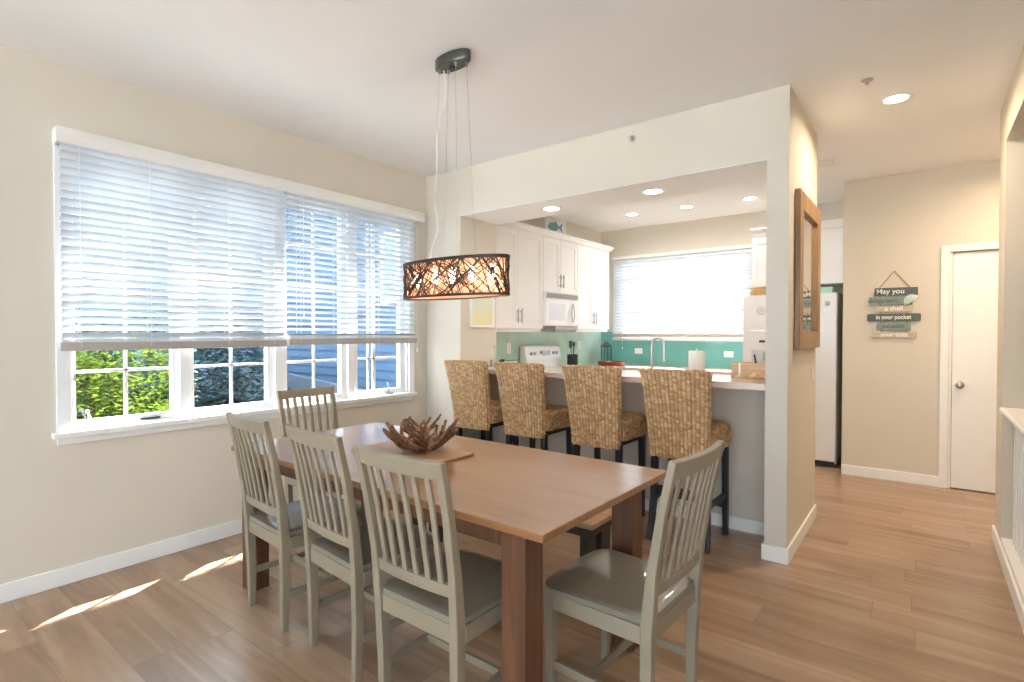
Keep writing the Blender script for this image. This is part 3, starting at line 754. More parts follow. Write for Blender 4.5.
# microwave
mw = thing('microwave', 'white over-range microwave with bowed handle under the short cabinet', 'microwave', (XL, 5.235, 1.435))
MB().box(XL+.004, -3.30, 4.872, 5.598, 1.435, 1.812).build('body', MT['appl'], mw, bevel=.004, world=True)
MB().box(-3.30, -3.28, 4.875, 5.44, 1.447, 1.735).build('door', MT['appl'], mw, bevel=.003, world=True)
MB().box(-3.2815, -3.279, 4.93, 5.27, 1.50, 1.69).build('door_window', plain('microwave_window', (.72, .75, .80), .15, var=.02), mw, world=True)
v = MB()
for k in range(6): v.box(-3.30, -3.285, 4.90, 5.57, 1.752+k*.009, 1.757+k*.009)
v.build('vent_grille', MT['grey'], mw, world=True)
MB().box(-3.30, -3.283, 5.445, 5.596, 1.447, 1.735).build('control_panel', MT['appl'], mw, bevel=.002, world=True)
for s in (-1, 1):
    MB().tube([(-3.255, 5.40+s*.03*math.sin(PI*k/12), 1.475+.225*k/12) for k in range(13)], .006, 8).build('handle', MT['grey'], mw, smooth=True, world=True)
MB().box(XL+.1, -3.31, 5.10, 5.595, 1.395, 1.434).build('vent_housing', MT['rail'], mw, world=True)

# range
rg = thing('range', 'white freestanding range with raised control panel against the teal wall', 'stove', (-3.35, 5.235, 0))
MB().box(XL+.012, -3.04, 4.872, 5.598, .04, .915).build('body', MT['appl'], rg, bevel=.004, world=True)
MB().box(XL+.012, -3.03, 4.870, 5.600, .915, .928).build('cooktop', MT['appl'], rg, bevel=.003, world=True)
MB().prism([(-3.645, .928), (-3.545, .928), (-3.545, 1.05), (-3.575, 1.195), (-3.60, 1.215), (-3.645, 1.215)], 4.872, 5.598, 'Y').build('control_panel', MT['appl'], rg, bevel=.004, world=True)
for y, z in ((4.97, 1.12), (5.04, 1.12), (5.43, 1.12), (5.50, 1.12), (5.17, 1.13)):
    MB().lathe([(.001, 0), (.020, 0), (.018, .016), (.001, .018)], (-3.556, y, z), 16, 'X').build('knob', MT['grey'], rg, smooth=True, world=True)
MB().box(-3.562, -3.550, 5.20, 5.36, 1.09, 1.15).build('clock_display', plain('clock_panel', (.55, .58, .6), .2), rg, world=True)
MB().box(-3.04, -3.02, 4.89, 5.58, .18, .72).build('oven_door', MT['appl'], rg, bevel=.004, world=True)
MB().tube([(-2.985, 4.95, .75), (-2.985, 5.52, .75)], .009, 8).tube([(-3.03, 5.0, .75), (-2.985, 5.0, .75)], .006, 6).tube([(-3.03, 5.47, .75), (-2.985, 5.47, .75)], .006, 6).build('oven_handle', MT['appl'], rg, smooth=True, world=True)
for y in (5.05, 5.42):
    for x in (-3.42, -3.18):
        MB().lathe([(.001, .928), (.095, .928), (.095, .932), (.001, .933)], (x, y, 0), 24).build('burner', MT['dark'], rg, world=True)

# ------------------------------------------------------------------ refrigerator and the cabinet over it
fg = thing('refrigerator', 'white side-by-side refrigerator with water dispenser behind the pier', 'refrigerator', (-1.125, 6.5, 0))
MB().box(-1.572, -.685, 6.25, 6.83, .03, 1.765).build('body', MT['appl'], fg, bevel=.006, world=True)
fd = MB().box(-1.572, -1.19, 6.19, 6.247, .06, 1.765).build('door', MT['appl'], fg, bevel=.012, world=True)
MB().box(-1.182, -.685, 6.19, 6.247, .06, 1.765).build('door', MT['appl'], fg, bevel=.012, world=True)
MB().box(-1.56, -.70, 6.215, 6.25, .005, .055).build('toe_grille', MT['dark'], fg, world=True)
dp = MB().box(-1.49, -1.255, 6.180, 6.192, .95, 1.38)
dp.build('dispenser', MT['appl'], fg, bevel=.004, world=True)
MB().box(-1.475, -1.27, 6.178, 6.183, .965, 1.175).build('dispenser_recess', plain('dispenser_shade', (.62, .63, .65), .4), fg, world=True)
MB().box(-1.36, -1.31, 6.160, 6.179, 1.06, 1.15).build('dispenser_paddle', MT['grey'], fg, world=True)
MB().box(-1.40, -1.34, 6.177, 6.181, 1.255, 1.28).build('dispenser_display', MT['dark'], fg, world=True)
for x in (-1.235, -1.14):
    MB().tube([(x, 6.19, .62), (x, 6.145, .66), (x, 6.145, 1.50), (x, 6.19, 1.54)], .012, 8).build('handle', MT['appl'], fg, smooth=True, world=True)
def magnet(label, x, z, r, m):
    o = MB().lathe([(.001, 0), (r, 0), (r*.9, .008), (.001, .010)], (0, 0, 0), 20, 'Y').build('fridge_magnet', m, smooth=True)
    o.location = (x, 6.1885, z); tag(o, label, 'magnet')
magnet('small round dark magnet near the top of the right refrigerator door', -.765, 1.655, .024, MT['grey'])
magnet('round silver magnet emblem on the freezer door above the dispenser', -1.385, 1.60, .045, plain('silver_emblem', (.66, .66, .68), .4))
# a few clips on the dispenser shelf
oc = thing('wall_cabinet', 'white cabinet over the refrigerator beneath the hall ceiling', 'cabinet', (-1.07, 6.55, 1.86), group='white cabinet over the fridge')
MB().box(-1.505, -.625, 6.30, 6.835, 1.862, 2.42).build('body', MT['white'], oc, world=True)
for a, b in ((-1.50, -1.07), (-1.064, -.628)):
    d = MB().box(a, b, 6.288, 6.30, 1.868, 2.385)
    for p, q, r, s in ((a, a+.05, 1.868, 2.385), (b-.05, b, 1.868, 2.385), (a+.05, b-.05, 1.868, 1.918), (a+.05, b-.05, 2.335, 2.385)): d.box(p, q, 6.28, 6.288, r, s)
    d.build('door', MT['white'], oc, world=True)
c = MB().prism([(6.30, 2.42), (6.295, 2.43), (6.275, 2.44), (6.255, 2.475), (6.245, 2.485), (6.245, 2.5), (6.835, 2.5), (6.835, 2.42)], -1.505, -.62, 'X')
c.loft([[(-1.505, 6.245, 2.5), (-1.505, 6.30, 2.42), (-1.505, 6.835, 2.42), (-1.505, 6.835, 2.5)], [(-1.56, 6.245, 2.5), (-1.506, 6.30, 2.42), (-1.506, 6.835, 2.42), (-1.56, 6.835, 2.5)]])
c.build('crown', MT['white'], oc, world=True)
o = MB().lathe([(.06, 0), (.075, .005), (.082, .03), (.080, .075), (.084, .08), (.078, .082), (.072, .03), (.001, .012)], n=28, sx=1.1).build('straw_basket', MT['basket'], smooth=True)
o.location = (-1.425, 6.27, 1.766); tag(o, 'small tan straw basket on top of the refrigerator left corner', 'basket')
o = MB().box(-.10, .10, -.07, .07, 0, .055).box(-.105, .105, -.075, .075, .045, .06).build('plastic_tub', MT['teal_item'], bevel=.004)
o.location = (-.83, 6.33, 1.766); tag(o, 'mint green flat tub on top of the refrigerator right side', 'tub')

# ------------------------------------------------------------------ small kitchen things
fc = thing('faucet', 'tall brushed steel gooseneck faucet behind the fourth stool', 'faucet', (-1.845, 4.36, .923))
MB().lathe([(.001, 0), (.028, 0), (.026, .008), (.018, .014), (.017, .06), (.012, .065), (.001, .066)], n=20).build('base', MT['steel'], fc, smooth=True)
p = [(0, 0, .06), (0, 0, .31)]+[(.055-.055*math.cos(PI*k/12), .0, .31+.085*math.sin(PI*k/12)) for k in range(1, 13)]+[(.112, 0, .24)]
MB().tube(p, .0115, 12).build('spout', MT['steel'], fc, smooth=True)
MB().tube([(.112, 0, .245), (.113, 0, .19)], [.014, .014], 12).build('spray_head', MT['steel'], fc, smooth=True)
MB().tube([(-.017, 0, .04), (-.06, 0, .075)], [.006, .005], 8).build('lever', MT['steel'], fc, smooth=True)
o = MB().box(-2.2, -1.55, 4.02, 4.25, .9235, .9265).box(-2.2, -2.17, 4.02, 4.25, .9265, .93).build('sink_rim', MT['steel']) if False else None
sd = MB().lathe([(.001, 0), (.022, 0), (.02, .01), (.009, .014), (.009, .055), (.001, .056)], n=16).tube([(0, 0, .05), (0, -.0, .065), (.03, 0, .068), (.045, 0, .06)], .006, 8).build('soap_dispenser', MT['steel'], smooth=True)
sd.location = (-2.05, 4.36, .923); tag(sd, 'short steel soap dispenser left of the gooseneck faucet', 'soap dispenser')
pt = thing('paper_towel_roll', 'white paper towel roll standing on the bar behind the fourth stool', 'paper towel', (-1.305, 3.90, 1.052))
MB().lathe([(.001, 0), (.075, 0), (.075, .008), (.001, .010)], n=28).build('stand', MT['steel'], pt, smooth=True)
MB().lathe([(.001, .010), (.056, .010), (.058, .014), (.058, .172), (.056, .176), (.02, .176), (.02, .172), (.001, .172)], n=32).build('roll', MT['paper'], pt, smooth=True)
MB().tube([(0, 0, .17), (0, 0, .192)], .007, 8).build('finial', MT['steel'], pt, smooth=True)
# wooden box, shells at the right end of the bar
bx = thing('wooden_box', 'open pale wooden box at the right end of the bar counter', 'box', (-.90, 3.86, 1.052))
b = MB().box(-.135, .125, -.075, -.065, 0, .105).box(-.135, .125, .065, .075, 0, .105).box(-.135, -.125, -.065, .065, 0, .105).box(.115, .125, -.065, .065, 0, .105).box(-.125, .115, -.065, .065, 0, .01)
b.build('body', MT['bamboo'], bx, bevel=.002)
MB().box(-.085, -.072, -.0775, -.075, 0, .108).build('strap', MT['paper'], bx, label='white strip')
MB().box(-.125, -.09, -.0765, -.075, .02, .045).build('tag_plate', MT['grey'], bx, label='grey plate')
for i, (x, y, h, m, lab) in enumerate(((-.88, 3.875, .15, MT['dark'], 'black pen leaning in the wooden box on the bar'), (-.83, 3.86, .16, MT['grey'], 'grey marker leaning in the wooden box on the bar'))):
    o = MB().tube([(0, 0, 0), (-.028 if i == 0 else .012, 0, h)], .006 if i == 0 else .010, 8).build('pen', m, smooth=True)
    o.location = (x, y, 1.0625); tag(o, lab, 'pen')
def scallop(name, label, loc, r, m, tilt):
    rings = []; nr, na = 8, 41
    for i in range(nr+1):
        u = i/nr; ring = []
        for k in range(na):
            a = PI*.04+PI*.92*k/(na-1); rib = 1+.045*math.cos(a*22)*u
            rr = r*u*rib*(1-.12*abs(math.cos(a))); z = r*.42*math.sin(PI*.5*(1-u))*(1+.06*math.cos(a*22))+r*.035*u*math.cos(a*22)
            ring.append((rr*math.cos(a), rr*math.sin(a)-r*.45, z))
        rings.append(ring)
    s = MB(); bot = [[(x, y, z-.004-.0) for x, y, z in rg_] for rg_ in rings]
    s.loft(rings, cap=False, closed=False); s.loft(bot, cap=False, closed=False)
    n = na
    for i in range(nr):
        pass
    s.loft([rings[-1], bot[-1]], cap=False, closed=False)
    s.loft([[r_[0] for r_ in rings], [r_[0] for r_ in bot]], cap=False, closed=False); s.loft([[r_[-1] for r_ in rings], [r_[-1] for r_ in bot]], cap=False, closed=False)
    o = s.build(name, m, smooth=True); o.location = loc; o.rotation_euler = tilt
    if label: tag(o, label, 'shell')
    return o
scallop('seashell', 'larger peach scallop shell in front of the wooden box on the bar', (-.852, 3.735, 1.082), .060, MT['shellp'], (math.radians(52), 0, 0))
scallop('seashell', 'smaller peach scallop shell left of the larger shell on the bar', (-.955, 3.70, 1.069), .034, MT['shellp'], (math.radians(50), 0, .3))
# red tray, lantern on the window worktop
ty = MB().lathe([(.001, 0), (.8, 0), (.92, .008), (1, .055), (.97, .056), (.88, .014), (.001, .010)], n=40, sx=.19, sy=.12).build('oval_tray', MT['red'], smooth=True)
ty.location = (-3.285, 6.42, .9235); ty.rotation_euler = (0, 0, .15); tag(ty, 'dark red oval tray on the corner worktop below the kitchen window', 'tray')
o = MB().lathe([(.001, -.02), (.03, -.014), (.036, 0), (.028, .018), (.001, .024)], n=16, sx=1.3).build('folded_napkin', plain('rosy_cloth', (.62, .35, .28), .8), smooth=True)
o.location = (-3.31, 6.40, .962); tag(o, 'rosy bundle of cloth lying in the dark red tray', 'napkin')
ln = thing('lantern', 'teal glass lantern with dark metal frame in the kitchen corner', 'lantern', (-3.455, 6.61, .923))
MB().box(-.055, .055, -.055, .055, 0, .018).box(-.058, .058, -.058, .058, .245, .26).lathe([(.075, .26), (.05, .285), (.02, .305), (.001, .306)], n=4).build('frame', MT['dark'], ln)
for x in (-.05, .05):
    for y in (-.05, .05): MB().box(x-.005, x+.005, y-.005, y+.005, .018, .245).build('post', MT['dark'], ln)
MB().box(-.047, .047, -.047, .047, .02, .243).build('glass_panes', MT['lglass'], ln)
MB().tube([(.025*math.cos(PI*k/10), 0, .30+.03*math.sin(PI*k/10)) for k in range(11)], .003, 6).build('ring', MT['dark'], ln, smooth=True)
# utensil crock
uc = thing('utensil_crock', 'dark crock right of the range', 'crock', (-3.43, 5.675, .923))
MB().lathe([(.001, 0), (.062, 0), (.068, .01), (.066, .17), (.061, .17), (.058, .008), (.001, .008)], n=28).build('pot', MT['dark'], uc, smooth=True)
uc['label'] = 'dark round utensil crock right of the range'
for i, (dx, dy, k, lab) in enumerate(((-.02, .05, 's', 'black round spoon sticking out of the crock, farthest right of its utensils'), (.01, .0, 's', 'black spoon leaning in the crock between the other utensils'),
                           (.02, -.05, 'f', 'flat black spatula leaning left in the utensil crock'), (-.03, -.02, 'w', 'grey wire whisk standing in the utensil crock'))):
    u = thing('kitchen_utensil', lab, 'utensil', (-3.43+dx*.5, 5.675+dy*.5, .938), group=None)
    top = Vector((dx*1.3, dy*1.5, .25))
    MB().tube([(0, 0, 0), top], .005, 8).build('handle', MT['dark'] if k != 'w' else MT['steel'], u, smooth=True)
    if k == 's': MB().lathe([(.001, 0), (.016, .006), (.024, .03), (.018, .055), (.001, .064)], top, 14, sx=.5).build('head', MT['dark'], u, smooth=True)
    elif k == 'f': MB().box(top.x-.004, top.x+.004, top.y-.035, top.y+.035, top.z-.01, top.z+.075).build('head', MT['dark'], u, bevel=.003)
    else:
        for q in range(4):
            a = PI*q/4
            MB().tube([top+Vector((.028*math.sin(PI*s/10)*math.cos(a)*(1 if True else 1), .028*math.sin(PI*s/10)*math.sin(a), .075*s/10)) for s in range(11)], .0013, 5).build('wire', MT['steel'], u)
# bowl with fruit-like dark item left of range
cb = MB().lathe([(.03, 0), (.04, .004), (.058, .03), (.062, .042), (.059, .042), (.052, .025), (.04, .008), (.001, .008)], n=28).build('white_dish', MT['appl'], smooth=True)
cb.location = (-3.085, 3.985, 1.0525); tag(cb, 'small white dish on the window end of the bar counter', 'dish')
o = MB().lathe([(.001, -.016), (.038, -.012), (.060, .001), (.066, .010), (.001, .013)], n=24).build('saucer', MT['teal'], smooth=True)
o.location = (-3.085, 3.985, 1.0975); tag(o, 'teal saucer lying on top of the small white dish', 'saucer')
o = MB().box(-.025, .025, -.03, .03, 0, .045).box(-.016, .016, -.02, .02, .045, .055).build('black_tin', MT['dark'], bevel=.006)
o.location = (-3.185, 3.985, 1.0525); tag(o, 'small black tin beside the white dish on the bar counter', 'tin')
# seahorse-like driftwood bird figurine on the bar end
fgn = thing('bird_figurine', 'slim grey and white wading bird figurine on the bar by the first stool', 'figurine', (-3.115, 3.73, 1.052))
MB().lathe([(.001, 0), (.03, 0), (.03, .008), (.001, .010)], n=20).build('base', MT['grey'], fgn, smooth=True)
for y in (-.008, .008): MB().tube([(0, y, .008), (.003, y, .06)], .003, 6).build('leg', MT['dark'], fgn)
MB().tube([(-.038, 0, .052), (-.02, 0, .068), (.0, 0, .08), (.016, 0, .1), (.016, 0, .125), (.006, 0, .15), (.008, 0, .172), (.018, 0, .182)], [.002, .013, .020, .015, .008, .006, .007, .008], 12).build('body', plain('figurine_white', (.75, .75, .74), .5, var=.2, scale=40), fgn, smooth=True)
MB().tube([(.022, 0, .183), (.055, 0, .172)], [.004, .001], 6).build('beak', MT['dark'], fgn)

def outlet(label, loc, facing, wdt, horiz=False):
    t = thing('wall_outlet', label, 'outlet', loc)
    hw, hz = (.057, .037) if horiz else (.037, .060)
    if facing == 'x':
        MB().box(0, .006, -hw, hw, -hz, hz).build('cover_plate', MT['white'], t, bevel=.002)
        for s in (-1, 1): MB().box(.006, .008, -.017, .017, s*.026-.017, s*.026+.017).build('receptacle', MT['trim'], t, bevel=.002)
    else:
        MB().box(-hw, hw, -.006, 0, -hz, hz).build('cover_plate', MT['white'], t, bevel=.002)
        for s in (-1, 1): MB().box(s*.026-.017, s*.026+.017, -.008, -.006, -.017, .017).build('receptacle', MT['trim'], t, bevel=.002)
outlet('white upright outlet on the pale teal wall left of the range', (XL+.0085, 4.68, 1.185), 'x', .07)
outlet('white upright outlet on the teal wall right of the utensil crock', (XL+.0085, 6.23, 1.19), 'x', .07)
outlet('white wide outlet left of the faucet on the teal backsplash', (-3.08, YK-.0085, 1.112), 'y', .07, True)
outlet('white wide outlet right of the paper towels on the teal backsplash', (-1.895, YK-.0085, 1.095), 'y', .07, True)

# fish picture on the cabinet tops
fb = thing('fish_picture', 'small square board painted with a teal fish on the left cabinets', 'picture', (-3.47, 5.34, 2.4965), 0)
MB().box(-.008, .008, -.15, .15, 0, .215).build('board', plain('pale_board', (.74, .78, .80), .6, var=.08, scale=20), fb, bevel=.002)
f = MB(); body = [(-.11+.15*(1-math.cos(PI*k/12))/2, .115+.052*math.sin(PI*k/12)) for k in range(13)]+[(.04-.15*(1-math.cos(PI*k/12))/2, .115-.048*math.sin(PI*k/12)) for k in range(1, 12)]
f.prism(body, .0085, .0125, 'X').prism([(-.02, .16), (.0, .19), (.02, .158)], .0085, .0125, 'X').prism([(-.04, .07), (-.02, .045), (.0, .072)], .0085, .0125, 'X').build('fish_body', plain('fish_teal', (.16, .34, .38), .6, var=.25, scale=50), fb)
MB().prism([(.035, .115), (.10, .17), (.085, .115), (.10, .055)], .0085, .0125, 'X').build('fish_tail', plain('fish_blue', (.20, .33, .52), .6, var=.25, scale=50), fb)
fb.rotation_euler = (0, 0, math.radians(-22))

# picture on the jamb
pc = thing('framed_picture', 'small white framed picture in yellow and mint washes beside the bar', 'picture', (XJ, 3.73, 1.41))
MB().box(.001, .02, -.165, -.145, 0, .30).box(.001, .02, .145, .165, 0, .30).box(.001, .02, -.145, .145, 0, .02).box(.001, .02, -.145, .145, .28, .30).build('frame', MT['trim'], pc, bevel=.002)
MB().box(.001, .012, -.145, .145, .02, .28).build('canvas', MT['art'], pc)

# mirror on the pier
mr = thing('wall_mirror', 'tall mirror in a rough brown wooden frame on the hall side of the pier', 'mirror', (XP, 3.99, 1.255))
y0, y1, z0, z1, fw, dp_ = 3.62, 4.42, 1.255, 2.235, .115, .034
for a in ((y0, y1, z0, z0+fw), (y0, y1, z1-fw, z1), (y0, y0+fw, z0+fw, z1-fw), (y1-fw, y1, z0+fw, z1-fw)):
    MB().box(XP+.001, XP+dp_, *a).build('frame_board', MT['frame'], mr, bevel=.004, world=True)
MB().box(XP+.001, XP+.012, y0+fw, y1-fw, z0+fw, z1-fw).build('mirror_glass', MT['mirror'], mr, world=True)

# hanging plank sign
YS = YF-.002
sg = thing('plank_sign', 'hanging beach sign of six stacked painted planks with a shell', 'sign', (-.215, YS, 1.31))
planks = [(-.363, -.040, 1.772, 1.697, 'plank_dark', 'May you', 'text_white', .062, -.04), (-.404, -.075, 1.688, 1.612, 'plank_teal', 'always have', 'text_dark', .046, -.06),
          (-.351, -.076, 1.608, 1.548, 'plank_white', 'a shell', 'text_white', .054, 0), (-.418, -.016, 1.535, 1.464, 'plank_dark', 'in your pocket', 'text_white', .052, 0),
          (-.344, -.087, 1.453, 1.381, 'plank_teal', 'and sand in', 'text_dark', .046, 0), (-.379, -.043, 1.368, 1.314, 'plank_white', 'your toes', 'text_white', .052, 0)]
for i, (a, b, zt, zb, m, txt, tm, sz, off) in enumerate(planks):
    j = [hsh(i, k)*.006 for k in range(6)]
    pk = MB().prism([(a+j[0], zb+j[1]), (b-j[2], zb+j[3]*.6), (b, (zb+zt)/2), (b-j[4], zt-j[5]*.6), (a+j[1], zt-j[2]*.6), (a, (zb+zt)/2)], YS-.022, YS-.006, 'Y').build('plank', MT[m], sg, bevel=.002, world=True)
    cu = bpy.data.curves.new('lettering', 'FONT'); cu.body = txt; cu.size = sz; cu.align_x = 'CENTER'; cu.align_y = 'CENTER'; cu.extrude = .0012; cu.offset = .0012
    tmp = bpy.data.objects.new('lettering_curve', cu); COL.objects.link(tmp); bpy.context.view_layer.update()
    tme = bpy.data.meshes.new_from_object(tmp.evaluated_get(bpy.context.evaluated_depsgraph_get())); bpy.data.objects.remove(tmp); tme.name = 'lettering'
    tme.materials.clear(); tme.materials.append(MT[tm]); tx = bpy.data.objects.new('lettering', tme); COL.objects.link(tx); tx.parent = pk
    tx.location = ((a+b)/2+off+.215, -.0235, (zt+zb)/2-1.31+.002); tx.rotation_euler = (PI/2, 0, 0)
    w_est = len(txt)*sz*.52
    tx.scale = (min(1.0, (b-a)*.80/w_est), 1, 1)
MB().tube([(-.325, YS-.004, 1.775), (-.213, YS-.004, 1.925), (-.10, YS-.004, 1.775)], .004, 6).tube([(-.32, YS-.004, 1.775), (-.31, YS-.004, 1.32)], .003, 6).tube([(-.105, YS-.004, 1.775), (-.12, YS-.004, 1.32)], .003, 6).build('rope', MT['rope'], sg, world=True)
s_ = scallop('shell_ornament', None, (.118, -.030, .352), .074, MT['shell'], (PI/2, 0, 0)); s_.parent = sg
s_.rotation_euler = (PI/2, math.radians(-38), 0); s_.scale = (1, 1, .6)

# ------------------------------------------------------------------ ceiling fixtures
def can_light(label, x, y, z, power, r=.062, color=(1, .9, .76)):
    t = thing('recessed_light', label, 'ceiling light', (x, y, z), group='recessed ceiling lights')
    MB().lathe([(r, -.001), (r+.022, -.003), (r+.024, -.006), (r+.02, -.009), (r+.002, -.007), (r-.003, -.001)], n=36).build('trim_ring', MT['trim'], t, smooth=True)
    MB().lathe([(.001, -.0045), (r+.001, -.0045), (r+.001, -.0005), (.001, -.0005)], n=36).build('lens', MT['can'], t)
    l = bpy.data.lights.new('can_lamp', 'AREA'); l.shape = 'DISK'; l.size = r*2; l.energy = power; l.color = color; l.spread = math.radians(165)
    lo = bpy.data.objects.new('can_lamp', l); COL.objects.link(lo); lo.location = (x, y, z-.012)
CAN = 6
can_light('recessed light in the hall ceiling near the right wall', -.145, 4.05, HC, CAN*1.4, color=(1, .80, .56))
can_light('added recessed light, unseen around the corridor corner, warming the hall wall', .80, 5.3, HC, CAN*1.7, color=(1, .78, .52))  # unseen fixture added to warm the hall wall
can_light('recessed light in the soffit over the third bar stool', -1.56, 3.70, ZS-.004, CAN*.32)
can_light('recessed light in the soffit above the left wall cabinets', -2.44, 3.70, ZS-.004, CAN*.32)
can_light('recessed kitchen ceiling light nearest the left wall cabinets', -2.81, 6.03, HC, CAN*.35, color=(1, .95, .88))
can_light('recessed kitchen ceiling light in the middle of its row of three', -2.156, 6.06, HC, CAN*.35, color=(1, .95, .88))
can_light('recessed kitchen ceiling light closest to the pier, in its row of three', -1.48, 6.085, HC, CAN*.35, color=(1, .95, .88))
hd = MB().lathe([(.001, 0), (.030, 0), (.030, -.004), (.008, -.006), (.006, -.02), (.011, -.022), (.011, -.025), (.001, -.026)], n=20)
o = hd.build('sprinkler_head', MT['steel'], smooth=True); o.location = (-.267, 3.66, HC); tag(o, 'small sprinkler head on the hall ceiling near the recessed light', 'sprinkler')
o = MB().lathe([(.001, 0), (.026, 0), (.026, .004), (.008, .006), (.007, .03), (.012, .034), (.001, .037)], n=20, axis='Y').build('sprinkler_head', MT['steel'], smooth=True)
o.location = (-1.61, YH, 2.705); tag(o, 'small sidewall sprinkler head on the wall above the bar opening', 'sprinkler')
vt = thing('air_vent', 'white slotted air vent in the ceiling beside the pier', 'vent', (-.77, 5.21, HC))
MB().box(-.16, .16, -.10, -.085, -.008, -.0005).box(-.16, .16, .085, .10, -.008, -.0005).box(-.16, -.145, -.085, .085, -.008, -.0005).box(.145, .16, -.085, .085, -.008, -.0005).build('frame', MT['trim'], vt)
v = MB()
for k in range(7): v.box(-.145, .145, -.08+k*.024, -.068+k*.024, -.006, -.002)
v.build('louver', MT['trim'], vt)
o = thing('light_switch', 'white light switch plate low on the hall side of the pier', 'switch', (XP, 4.30, 1.05))
MB().box(.0005, .006, -.037, .037, -.06, .06).build('cover_plate', MT['wall'], o, bevel=.002)
MB().box(.006, .010, -.008, .008, -.016, .016).build('toggle', MT['trim'], o, bevel=.002)

# ------------------------------------------------------------------ outside
struct('added_path', MB().box(-5.6, XL-TW, -8, 14, -.7, -.62), MT['gravel'])  # unseen strip added for the light it bounces into the dining window
struct('bounce_patio', MB().box(-9, 9, -16, -4.2, -.30, -.12), MT['bounce_paving'])  # unseen slab added to bounce sunlight up onto the ceiling
struct('ground', MB().box(-30, 12, -25, 30, -.75, -.7), MT['lawn'])
def leaves(n, gen, size, rnd):
    m = MB()
    for _ in range(n):
        c = Vector(gen()); s = size*rnd.uniform(.6, 1.3)
        a = rnd.uniform(0, 2*PI); d = Vector((math.cos(a), math.sin(a), rnd.uniform(-.5, .6))).normalized()
        u = d.cross(Vector((rnd.uniform(-.6, .6), rnd.uniform(-.6, .6), 1))).normalized(); nn = d.cross(u)
        m.add([c, c+d*s*.5+u*s*.28+nn*s*.05, c+d*s, c+d*s*.5-u*s*.28+nn*s*.05, c+d*s*.5-nn*s*.04], [(0, 1, 4), (1, 2, 4), (2, 3, 4), (3, 0, 4)])
    return m
def bush(name, label, boxes, n, size, mat, seed, cat='bush'):
    rnd = random.Random(seed)
    (cx, cy) = boxes[0][0], boxes[0][1]
    t = thing(name, label, cat, (cx, cy, -.7))
    def gen():
        b = rnd.choice(boxes); a = rnd.uniform(0, 2*PI); h = rnd.uniform(-1, 1); r = rnd.uniform(.55, 1)**.5; q = math.sqrt(1-h*h)
        return (b[0]+b[3]*r*q*math.cos(a), b[1]+b[4]*r*q*math.sin(a), b[2]+b[5]*r*h)
    leaves(n, gen, size, rnd).build('foliage', mat, t, world=True)
    st_ = MB()
    for b in boxes:
        for k in range(4):
            a = rnd.uniform(0, 2*PI)
            st_.tube([(b[0]+.05*math.cos(a), b[1]+.05*math.sin(a), -.7), (b[0]+.15*math.cos(a), b[1]+.15*math.sin(a), b[2]-.1), (b[0]+b[3]*.6*math.cos(a), b[1]+b[4]*.6*math.sin(a), b[2]+b[5]*.5)], [.03, .022, .008], 6)
    st_.build('stems', MT['bark'], t, world=True)
bush('garden_hedge', 'sunlit yellow green hedge outside the left pane of the dining window',
     [(-6.6, .7, .15, .8, .9, .95), (-6.7, 1.6, .2, .8, .85, .9), (-6.5, 2.15, -.05, .6, .45, .72), (-6.9, 1.2, .7, .8, .9, .6), (-6.8, .0, .3, .8, .8, .9), (-7.2, 1.9, .8, .7, .8, .6)], 24000, .065, MT['leaf'], 3, 'hedge')
bush('tree', 'dark shaded tree outside the second pane of the dining window',
     [(-9.6, 3.3, .4, 1.1, 1.2, 1.3), (-9.7, 4.4, .2, 1.0, 1.0, 1.3), (-10.0, 1.8, .6, 1.2, 1.3, 1.3), (-9.2, 3.8, -.3, .8, 1.2, .6)], 20000, .12, MT['leafd'], 5, 'tree')
bush('low_bush', 'low dark bush at the foot of the blue house wall',
     [(-8.2, 5.55, -.35, .5, .3, .4), (-10.9, 5.6, -.35, .4, .25, .4)], 1800, .07, MT['leafd'], 8, 'bush')
fh = thing('neighbor_house', 'pale blue house behind the garden hedge, seen through the left blind', 'house', (-14, .5, -.7))
s = MB(); zc = -.7
while zc < 6.3:
    s.prism([(-12.0, zc), (-11.97, zc), (-11.995, zc+.2), (-12.0, zc+.2)], -3.5, 4.5, 'Y'); zc += .2
s.box(-16, -12.0, -3.5, 4.5, -.7, 6.3).build('wall', MT['siding'], fh, world=True)
MB().prism([(-11.5, 6.2), (-14.0, 7.8), (-16.5, 6.2), (-16.5, 6.35), (-14.0, 7.95), (-11.5, 6.35)], -3.9, 4.9, 'Y').build('roof', MT['roofm'], fh, world=True)
hs = thing('neighbor_house', 'blue grey house with horizontal siding outside the right panes', 'house', (-10.5, 9.0, -.7))
s = MB(); zc = -.7
HX0, HX1, HY0 = -16.0, -5.6, 6.4
s.box(HX0, HX1-.03, HY0+.03, 11.5, -.7, 4.6)
k = 0
while zc < 4.6:
    s.prism([(HY0+.03, zc), (HY0-.002, zc), (HY0+.02, zc+.17), (HY0+.03, zc+.17)], HX0, HX1, 'X')
    s.prism([(HX1-.03, zc), (HX1+.002, zc), (HX1-.02, zc+.17), (HX1-.03, zc+.17)], HY0, 11.5, 'Y')
    zc += .17
s.build('wall', MT['siding'], hs, world=True)
MB().prism([(5.9, 4.5), (9.0, 6.3), (12.1, 4.5), (12.1, 4.70), (9.0, 6.45), (5.9, 4.70)], HX0-.3, HX1+.3, 'X').build('roof', MT['roofm'], hs, world=True)
wn = MB().box(-8.0, -7.0, HY0-.03, HY0-.0, 1.9, 3.2).build('window', MT['vinyl'], hs, world=True)
MB().box(-7.9, -7.1, HY0-.036, HY0-.03, 2.0, 3.1).build('pane', plain('house_window_glass', (.25, .32, .4), .1), wn).location = (10.5, -9.0, .7)
lw = MB().prism([(-14.0, .74), (-7.6, .28), (-7.6, -.7), (-14.0, -.7)], 6.0, 6.1, 'Y')
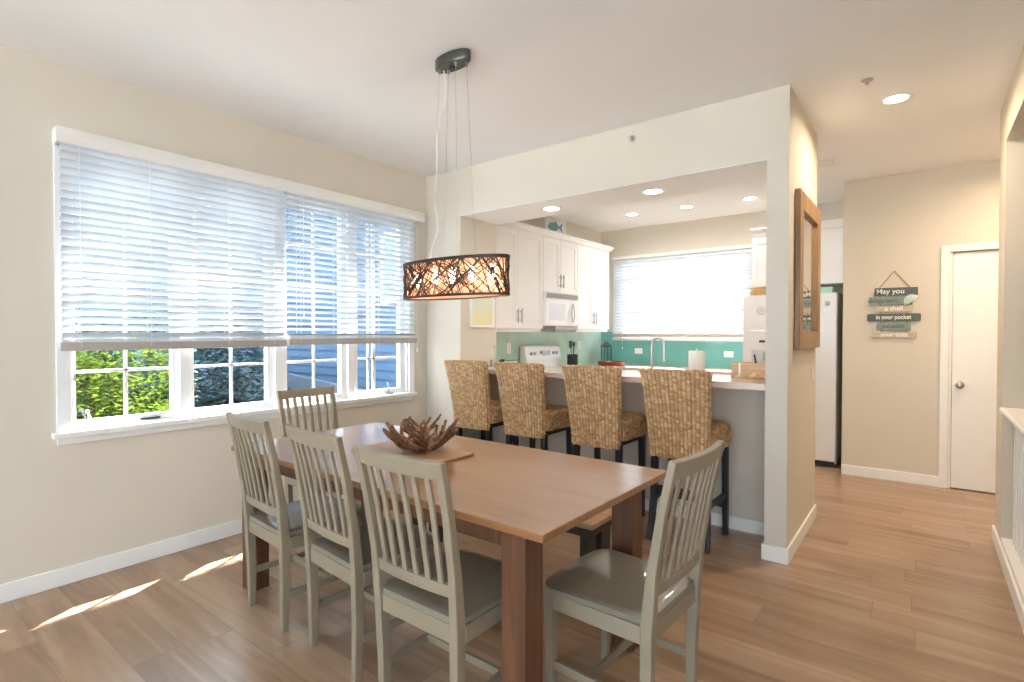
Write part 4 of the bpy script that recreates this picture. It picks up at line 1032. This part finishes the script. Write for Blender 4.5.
tag(lw.build('garden_wall', plain('slate_wall_paint', (.16, .20, .25), .8, var=.1), None), 'low slate grey garden wall sloping along the blue house', 'wall')

# ------------------------------------------------------------------ lights
W = bpy.data.worlds.new('sky'); sc.world = W; W.use_nodes = True
bg = W.node_tree.nodes['Background']; bg.inputs[0].default_value = (.66, .84, 1.0, 1); bg.inputs[1].default_value = 3.6
sun = bpy.data.lights.new('sun', 'SUN'); sun.energy = 25; sun.angle = math.radians(.6); sun.color = (1, .97, .93)
so = bpy.data.objects.new('sun', sun); COL.objects.link(so)
so.rotation_euler = Vector((.337, -.65, -1)).to_track_quat('-Z', 'Y').to_euler()
for x, y in BULBS:
    l = bpy.data.lights.new('bulb_glow', 'POINT'); l.energy = .8; l.color = (1, .72, .45); l.shadow_soft_size = .02
    lo = bpy.data.objects.new('bulb_glow', l); COL.objects.link(lo); lo.location = (PX+x, PY+y, 1.605)
def portal(loc, rot, sx, sy):
    l = bpy.data.lights.new('portal', 'AREA'); l.shape = 'RECTANGLE'; l.size = sx; l.size_y = sy
    l.cycles.is_portal = True
    o = bpy.data.objects.new('portal', l); COL.objects.link(o); o.location = loc; o.rotation_euler = rot
portal(((RX0+RX1)/2, -4.2, RZ/2), (PI/2, 0, 0), RX1-RX0, RZ)                  # faces +y
portal((XL-TW, (WY0+WY1)/2, (WZ0+WZ1)/2), (PI/2, 0, -PI/2), WY1-WY0, WZ1-WZ0)  # faces +x
portal(((KX0+KX1)/2, YK+TW, (KZ0+KZ1)/2), (PI/2, 0, PI), KX1-KX0, KZ1-KZ0)     # faces -y

# ------------------------------------------------------------------ camera and view
cam = bpy.data.cameras.new('camera'); co = bpy.data.objects.new('camera', cam); COL.objects.link(co)
cam.sensor_width = 36; cam.lens = 533.4*36/1024; cam.clip_start = .02; cam.clip_end = 200
co.location = (0, 0, 1.36); co.rotation_euler = (math.radians(90-.884), 0, math.radians(37.625))
sc.camera = co
sc.view_settings.view_transform = 'Standard'; sc.view_settings.look = 'None'; sc.view_settings.gamma = 1
sc.view_settings.use_curve_mapping = False
sc.view_settings.exposure = 1.1
try:
    sc.cycles.use_denoising = True
    sc.cycles.max_bounces = 14; sc.cycles.diffuse_bounces = 8; sc.cycles.transparent_max_bounces = 16; sc.cycles.sample_clamp_indirect = 6
except Exception: pass
